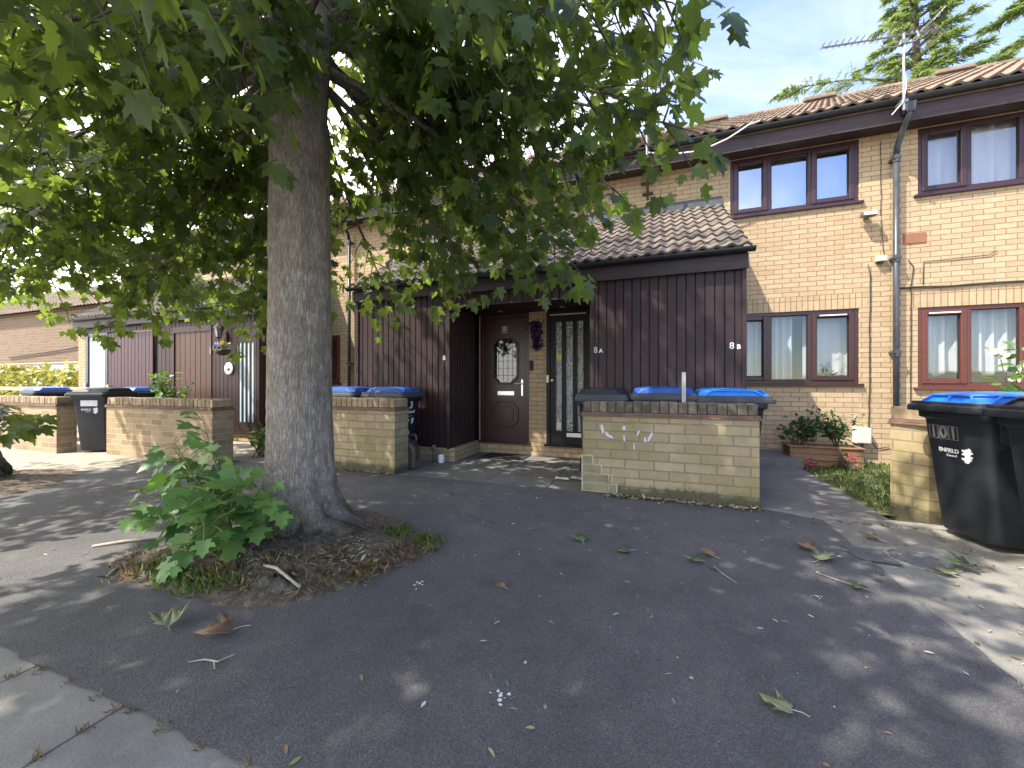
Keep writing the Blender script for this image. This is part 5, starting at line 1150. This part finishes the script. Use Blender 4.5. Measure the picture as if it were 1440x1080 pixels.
shrub('garden_shrub', 'leafy green shrub above the tan wall, in front of the brown boarded door', 'shrub', (-8.95,4.85,0), (.22,.12), 1.33, 260, .13, 'shrubleaf', 9)
shrub('garden_shrub', 'thin upright yellow-green shoot above the tan wall left of the cream plaque', 'shrub', (-8.15,4.75,0), (.10,.06), 1.35, 60, .09, 'sapleaf', 3)
shrub('garden_shrub', 'low green shrub at the wall end just left of the big trunk', 'shrub', (-6.05,4.6,0), (.22,.15), .52, 170, .11, 'shrubleaf', 9)
shrub('potted_rose', 'pale leafed bush with cream flowers behind the wheelie bins, under the mahogany window', 'shrub', (3.35,5.3,0), (.22,.1), 1.52, 150, .12, 'sapleaf', 8); petals([(3.2,5.25,1.5),(3.5,5.3,1.42),(3.35,5.25,1.3),(3.55,5.3,1.55)], (.05,.04,.04), 90, .06, M['cream'], 'flowers', [o for o in C.objects if o.name.startswith('potted_rose')][0])
hd = thing('hedge', 'yellow flowering hedge in front of the brown brick building at far left', 'hedge', (-21.5,7.4,0))
n = 5200; pos = np.stack([rng.uniform(-27,-17.3,n), 7.4+rng.uniform(-.6,.6,n), rng.uniform(.1,1,n)**.6*1.85],1); pos[:,2] *= .90+.1*np.sin(pos[:,0]*2.1)*np.sin(pos[:,0]*.7+1)
leaf_obj('leaves', split_groups(pos, rng.normal(0,1,(n,3)), rng.normal(0,1,(n,3))+[0,-.4,.8], .17*rng.uniform(.6,1.3,n), [OVALT]), M['hedgeleaf'], hd)
mb = MB()
for i in range(40): x = -27+9.6*i/39; mb.tube([(x,7.4,0),(x+random.gauss(0,.15),7.4+random.gauss(0,.2),1.5)], [.02,.006], 5, False)
build('stems', mb, M['twig'], hd, uv=False, normals=False)
fn = thing('rail_fence', 'pale low wooden rail fence behind the leftmost bins', 'fence', (-13.2,5.1,0))
build('rail', MB().box(-17.5,-11.4,5.08,5.12,1.0,1.09), M['palewood'], fn, bevel=.004); build('rail', MB().box(-17.5,-11.4,5.08,5.12,.55,.64), M['palewood'], fn, bevel=.004)
for x in (-17.3,-15.3,-13.35,-11.5): build('post', MB().box(x-.045,x+.045,5.121,5.20,-.05,1.15), M['palewood'], fn, bevel=.004)
fn = thing('panel_fence', 'weathered pale panel fence with white top rail behind the yellow hedge', 'fence', (-24,8.6,0))
build('top_rail', MB().box(-33,-17,8.55,8.62,1.98,2.03), M['palewood'], fn)
for x in range(-33,-16,4): build('post', MB().box(x-.05,x+.05,8.621,8.72,-.05,2.0), M['greywood'], fn)
build('boards', MB().box(-33,-17,8.585,8.6,.05,1.978), M['greywood'], fn)

# planter under the window
pt = thing('planter_box', 'long wooden planter with roses against the brick wall under the window', 'planter', (2.26,6.86,0))
mb = MB()
for k in range(3): mb.box(1.86,2.68,6.68,6.705,.005+k*.09,.088+k*.09); mb.box(1.86,2.68,6.985,7.01,.005+k*.09,.088+k*.09); mb.box(1.84,1.86,6.681,7.009,.005+k*.09,.088+k*.09); mb.box(2.68,2.70,6.681,7.009,.005+k*.09,.088+k*.09)
build('boards', mb, M['wood'], pt, bevel=.004); build('rim', MB().box(1.82,2.72,6.66,6.72,.276,.296).box(1.82,2.72,6.97,7.03,.276,.296).box(1.82,1.88,6.721,6.969,.276,.296).box(2.66,2.72,6.721,6.969,.276,.296), M['wood'], pt, bevel=.004); build('soil', MB().box(1.861,2.679,6.706,6.984,.02,.25), M['soil'], pt)
for x, h, lb in ((2.02,.42,'dense dark rose bush at the left end of the wooden planter'),(2.45,.50,'sparser taller rose bush at the right end of the wooden planter')):
    t = shrub('rose_bush', lb, 'rose bush', (x,6.85,.25), (.15,.07), h, 300, .075, 'darkleaf', 12)
fb = shrub('flowering_plant', 'small red-pink flowering plant on the lawn in front of the planter', 'flowers', (2.45,6.55,0), (.07,.05), .2, 40, .06, 'darkleaf', 6); petals([(2.47,6.54,.17),(2.52,6.53,.15),(2.42,6.55,.14)], (.03,.03,.025), 26, .04, M['pinkfl'], 'flowers', fb)
fb = shrub('flowering_plant', 'tiny pink flowers beside the path at the concrete step', 'flowers', (1.98,6.35,0), (.05,.04), .14, 26, .05, 'darkleaf', 4); petals([(1.98,6.34,.12),(1.96,6.36,.10)], (.03,.03,.02), 25, .035, M['pinkfl'], 'flowers', fb)
sp = thing('spider_plant', 'spiky green pot plant on the sill inside the ground floor window', 'pot plant', (2.52,7.45,1.186))
build('sill_pot', MB().lathe([(0,0),(.05,0),(.07,.09),(.055,.09),(0,.08)], (2.52,7.45,1.186), 14), M['orange'], sp)
n = 46; A = rng.normal(0,1,(n,3)); A[:,2] = np.abs(A[:,2])*.8+.3; leaf_obj('leaves', [(np.tile([[2.52,7.45,1.266]],(n,1)), A, rng.normal(0,1,(n,3)), rng.uniform(.1,.22,n), BLADE, np.full(n,.013))], M['shrubleaf'], sp)
build('window_board', MB().box(1.2,2.86,YF+.285,YF+.55,1.18,1.208), M['white'], H)

# cedars behind the roof
def cedar(label, base, h, rmax, seed, z0=6.0, sweep=None):
    rg = random.Random(seed); t = thing('cedar_tree', label, 'tree', base, group='cedars behind the roof'); B = Vector(base)
    build('trunk', MB().tube([B, B+Vector((.1,0,h*.5)), B+Vector((0,.1,h))], [.35,.2,.03], 10), M['twig'], t, smooth=True)
    br = MB(); P=[];A=[];Nn=[];S=[]
    z = z0; k = 0
    while z < h-.2:
        f = (z-z0)/(h-z0); R_ = rmax*(1-f)**.8*rg.uniform(.7,1.1)+.25; a = k*2.4+rg.gauss(0,.3); d = Vector((cos(a),sin(a),0)); s0 = B+Vector((0,0,z)); up = rg.uniform(.02,.3)
        if sweep and k % 9 == 4 and z < sweep: d = Vector((-.97,-.2,0)); R_ = 4.6; up = .30
        pts = [s0+d*R_*u+UPV*(R_*(up*u-.28*u*u)) for u in [i/8 for i in range(9)]]; br.tube(pts, [.05*(1-u/9)+.004 for u in range(9)], 5, False); side = d.cross(UPV)
        n = int(R_*26)+8
        for q in range(n):
            u = rg.uniform(.12,1.0); x = u*8; j = min(int(x),7); p = pts[j].lerp(pts[j+1],x-j)
            sl = rg.uniform(.25,.75)*(1.15-u)*R_*.42+.12; sd = side*rg.choice((-1,1))*sl*rg.uniform(.15,1)+d*sl*rg.uniform(.3,.9)
            tip = p+sd-UPV*sl*rg.uniform(.1,.4); br.tube([p,(p+tip)/2+UPV*.03,tip],[.010,.006,.003],3,False)
            for w_ in range(9):
                g = rg.uniform(.2,1); c = p.lerp(tip,g); P.append(tuple(c)); aa = (sd.normalized()*1.1+Vector((rg.gauss(0,.5),rg.gauss(0,.5),rg.uniform(-.55,.25)))); A.append(tuple(aa)); Nn.append((rg.gauss(0,.4),rg.gauss(0,.4),1)); S.append(rg.uniform(.12,.26))
        z += rg.uniform(.10,.22)*(1.1-.5*f); k += 1
    build('branches', br, M['twig'], t, uv=False, normals=False)
    P,A,Nn,S = map(np.array,(P,A,Nn,S)); leaf_obj('crown', [(P,A,Nn,S,OVALT,S*.26)], M['cedarleaf'], t)
cedar('tall conical cedar behind the roof at the television aerial', (8.75,18,0), 16.6, 2.7, 3, 8.5, 11.9)
cedar('cedar tree behind the roof at the right edge of the photo', (13.4,18.5,0), 17.5, 4.6, 5, 8.5)

# ------------------------------------------------------------------ fallen leaves, twigs and litter
def fallen(x, y, s, rot, m, label, curl=.5, z=.016):
    s *= .86
    tm = maple_template(curl*.5, -curl*.55); P = np.array([[0,0,0]]); me = leaf_mesh('fallen_leaf', [(P, np.array([[0,1.,0]]), np.array([[0,0,1.]]), np.array([s]), tm)])
    mn = min(v.co.z for v in me.vertices); me.transform(Matrix.Translation((0,-s*.45,-mn)))
    for v in me.vertices: v.co.z += random.uniform(0,.012); v.co.x += random.uniform(-.05,.05)*s; v.co.y += random.uniform(-.05,.05)*s
    st_ = MB().tube([(0,-s*.43,.006),(s*.08,-s*.8,.004),(s*.02,-s*1.05,.003)], .0018, 4)
    t = link('fallen_leaf', me, M[m], None, (x,y,z)); t.rotation_euler = (random.uniform(-.1,.1), random.uniform(-.1,.1), rot); so = t.modifiers.new('t','SOLIDIFY'); so.thickness = .0012
    l = bpy.data.meshes.new('stalk'); l.from_pydata(st_.v,[],st_.f); link('stalk', l, M['drytwig'], t)
    return tag(t, label, 'leaf', 'fallen leaves')
fallen(-2.24,1.24,.15,.9,'fallpale','pale folded leaf on the asphalt left of the curled brown leaf',.9)
fallen(-1.93,1.25,.15,2.3,'fallbrown','large curled brown maple leaf on the asphalt in front of the tree pit',.8)
fallen(-.53,2.97,.12,.4,'fallgreen','green fallen leaf on the asphalt midway between trunk and chalk-marked wall',.3)
fallen(-.21,2.85,.11,2.0,'fallgreen','dull green fallen leaf in front of the middle of the chalk-marked wall',.3)
fallen(.27,2.86,.12,4.0,'fallgreen','green fallen leaf right of centre among sun patches on the asphalt',.3)
fallen(.34,3.0,.10,1.0,'fallbrown','small brownish leaf touching the green one among sun patches',.6)
fallen(1.09,3.20,.15,-1.0,'fallpale','pale green leaf near the tarmac patch at the right asphalt edge',.5)
fallen(1.02,3.36,.14,.6,'fallbrown','orange-brown leaf behind the pale one near the tarmac patch',.6)
fallen(-1.50,2.40,.12,3.0,'fallgreen','grey-green leaf on the asphalt just right of the tree pit',.3)
fallen(.42,1.68,.11,1.3,'fallpale','torn pale leaf lying in the right foreground asphalt',.4)
fallen(1.84,3.33,.17,1.9,'fallgreen','dark green curled leaf on the side paving beside the inspection cover',.9)
fallen(1.70,3.22,.13,.2,'fallpale','pale leaf on the side paving in front of the inspection cover',.4)
fallen(1.10,2.80,.09,2.6,'fallgreen','little green leaf near the paving joint on the right asphalt edge',.5)
fallen(-.84,2.12,.06,1.1,'fallbrown','small tan leaf scrap in the middle of the asphalt',.4)
fallen(1.55,3.75,.12,.9,'fallpale','whitish leaf on the side paving near the brick pier',.5)
fallen(-3.0,1.55,.10,.9,'fallbrown','pale brown leaf at the front left corner of the tree pit',.5)
def stick(pts, r, label): return tag(build('twig', MB().tube(pts, r, 6), M['drytwig'], loc=pts[0], uv=False, smooth=True), label, 'twig', 'fallen twigs')
stick([(-3.82,1.62,.016),(-3.7,1.74,.022),(-3.55,1.86,.016)], [.009,.011,.006], 'straight bare twig on the asphalt left of the tree pit')
stick([(-2.28,1.74,.075),(-2.08,1.68,.115),(-1.84,1.63,.07)], [.008,.010,.008], 'pale peeled twig lying across the root in the tree pit')
stick([(-3.15,1.40,.014),(-3.2,1.46,.02),(-3.26,1.52,.016)], [.005,.007,.004], 'short tan twig at the left corner of the tree pit')
t_ = MB().tube([(-1.86,1.09,.014),(-1.80,1.12,.02),(-1.74,1.13,.018),(-1.72,1.19,.015)],[.002,.004,.004,.002],5).tube([(-1.76,1.13,.018),(-1.71,1.10,.016)],[.003,.002],5); tag(build('twig', t_, M['drytwig'], loc=(-1.8,1.12,.01), uv=False), 'thin forked bleached twig on the asphalt below the curled leaf','twig','fallen twigs')
stick([(.95,2.95,.014),(1.03,2.87,.018),(1.15,2.80,.014)], [.002,.0026,.002], 'thin straw-like twig near the right asphalt edge')
stick([(.36,2.82,.014),(.40,2.72,.016),(.46,2.63,.014)], [.002,.0026,.0015], 'dark thin twig beside the sun patches')
tag(build('stone', (lambda b: (lump(b,(-2.93,1.48,.0),.045,.035,.04,5,12), b)[1])(MB()), M['slab_pale'], loc=(-2.93,1.48,0), uv=False, smooth=True), 'small pale stone at the front edge of the tree pit', 'stone')

def bits(name, n, region, smin, smax, m, z=.014, tm=OVALT):
    pos = region(n); A = rng.normal(0,1,(n,3)); A[:,2] *= .12; Nn = rng.normal(0,.25,(n,3)); Nn[:,2] = 1
    return kind(leaf_obj(name, [(pos,A,Nn,rng.uniform(smin,smax,n),tm,rng.uniform(smin*.5,smax*.6,n))], m, None, (0,0,0)), 'stuff')
bits('leaf_litter', 520, lambda n: np.stack([rng.uniform(-6,1.35,n), .9+3.3*rng.random(n)**.75, np.full(n,.014)],1), .010, .042, M['litter'])
bits('wall_foot_litter', 900, lambda n: (lambda x: np.stack([x, 4.262-np.abs(rng.normal(0,.045,n)), rng.uniform(.012,.03,n)],1))(np.where(rng.random(n) < .78, rng.uniform(-.5,.95,n), rng.uniform(-4.7,-3.2,n))), .018, .065, M['litter'])
bits('pit_litter', 900, lambda n: (lambda a, f: np.stack([-2.5+np.cos(a)*f*.85, 2.12+np.sin(a)*f*.62, .14*(1-f**2)+rng.uniform(.012,.03,n)],1))(rng.uniform(-pi,.6,n), np.sqrt(rng.uniform(.3,1.05,n))), .012, .06, M['litter'])
bits('paving_litter', 240, lambda n: np.stack([rng.uniform(1.36,2.4,n), rng.uniform(1.6,4.25,n), np.full(n,.012)],1), .010, .045, M['litter'])
bits('porch_litter', 90, lambda n: np.stack([rng.uniform(-3.0,.9,n), rng.uniform(4.45,5.6,n), np.full(n,.01)],1), .010, .04, M['litter'])
# white splashes on the asphalt
mb = MB(); ws = [(-1.30,1.98,.02),(-.55,1.38,.02),(-.6,2.1,.012),(.55,1.9,.012),(-.2,1.95,.01),(.62,1.75,.012),(.95,2.3,.014),(-1.6,2.1,.012),(-.9,2.6,.012),(.1,2.35,.01),(.85,2.62,.016),(.2,1.45,.009),(-.85,1.75,.009),(-.75,1.82,.008),(1.0,1.62,.012)]
for x, y, r in ws:
    for q in range(9 if r > .015 else 1):
        px, py = x+random.gauss(0,r*.8)*(q > 0), y+random.gauss(0,r*.8)*(q > 0); rr = r*random.uniform(.2,.5); mb.add([(px+rr*random.uniform(.5,1.2)*cos(2*pi*i/9), py+rr*random.uniform(.4,1)*sin(2*pi*i/9), .0125+.0001*q) for i in range(9)], [tuple(range(9))])
kind(build('white_splashes', mb, mat('dropping', (.6,.6,.6), .9), loc=(0,0,0), uv=False), 'stuff')
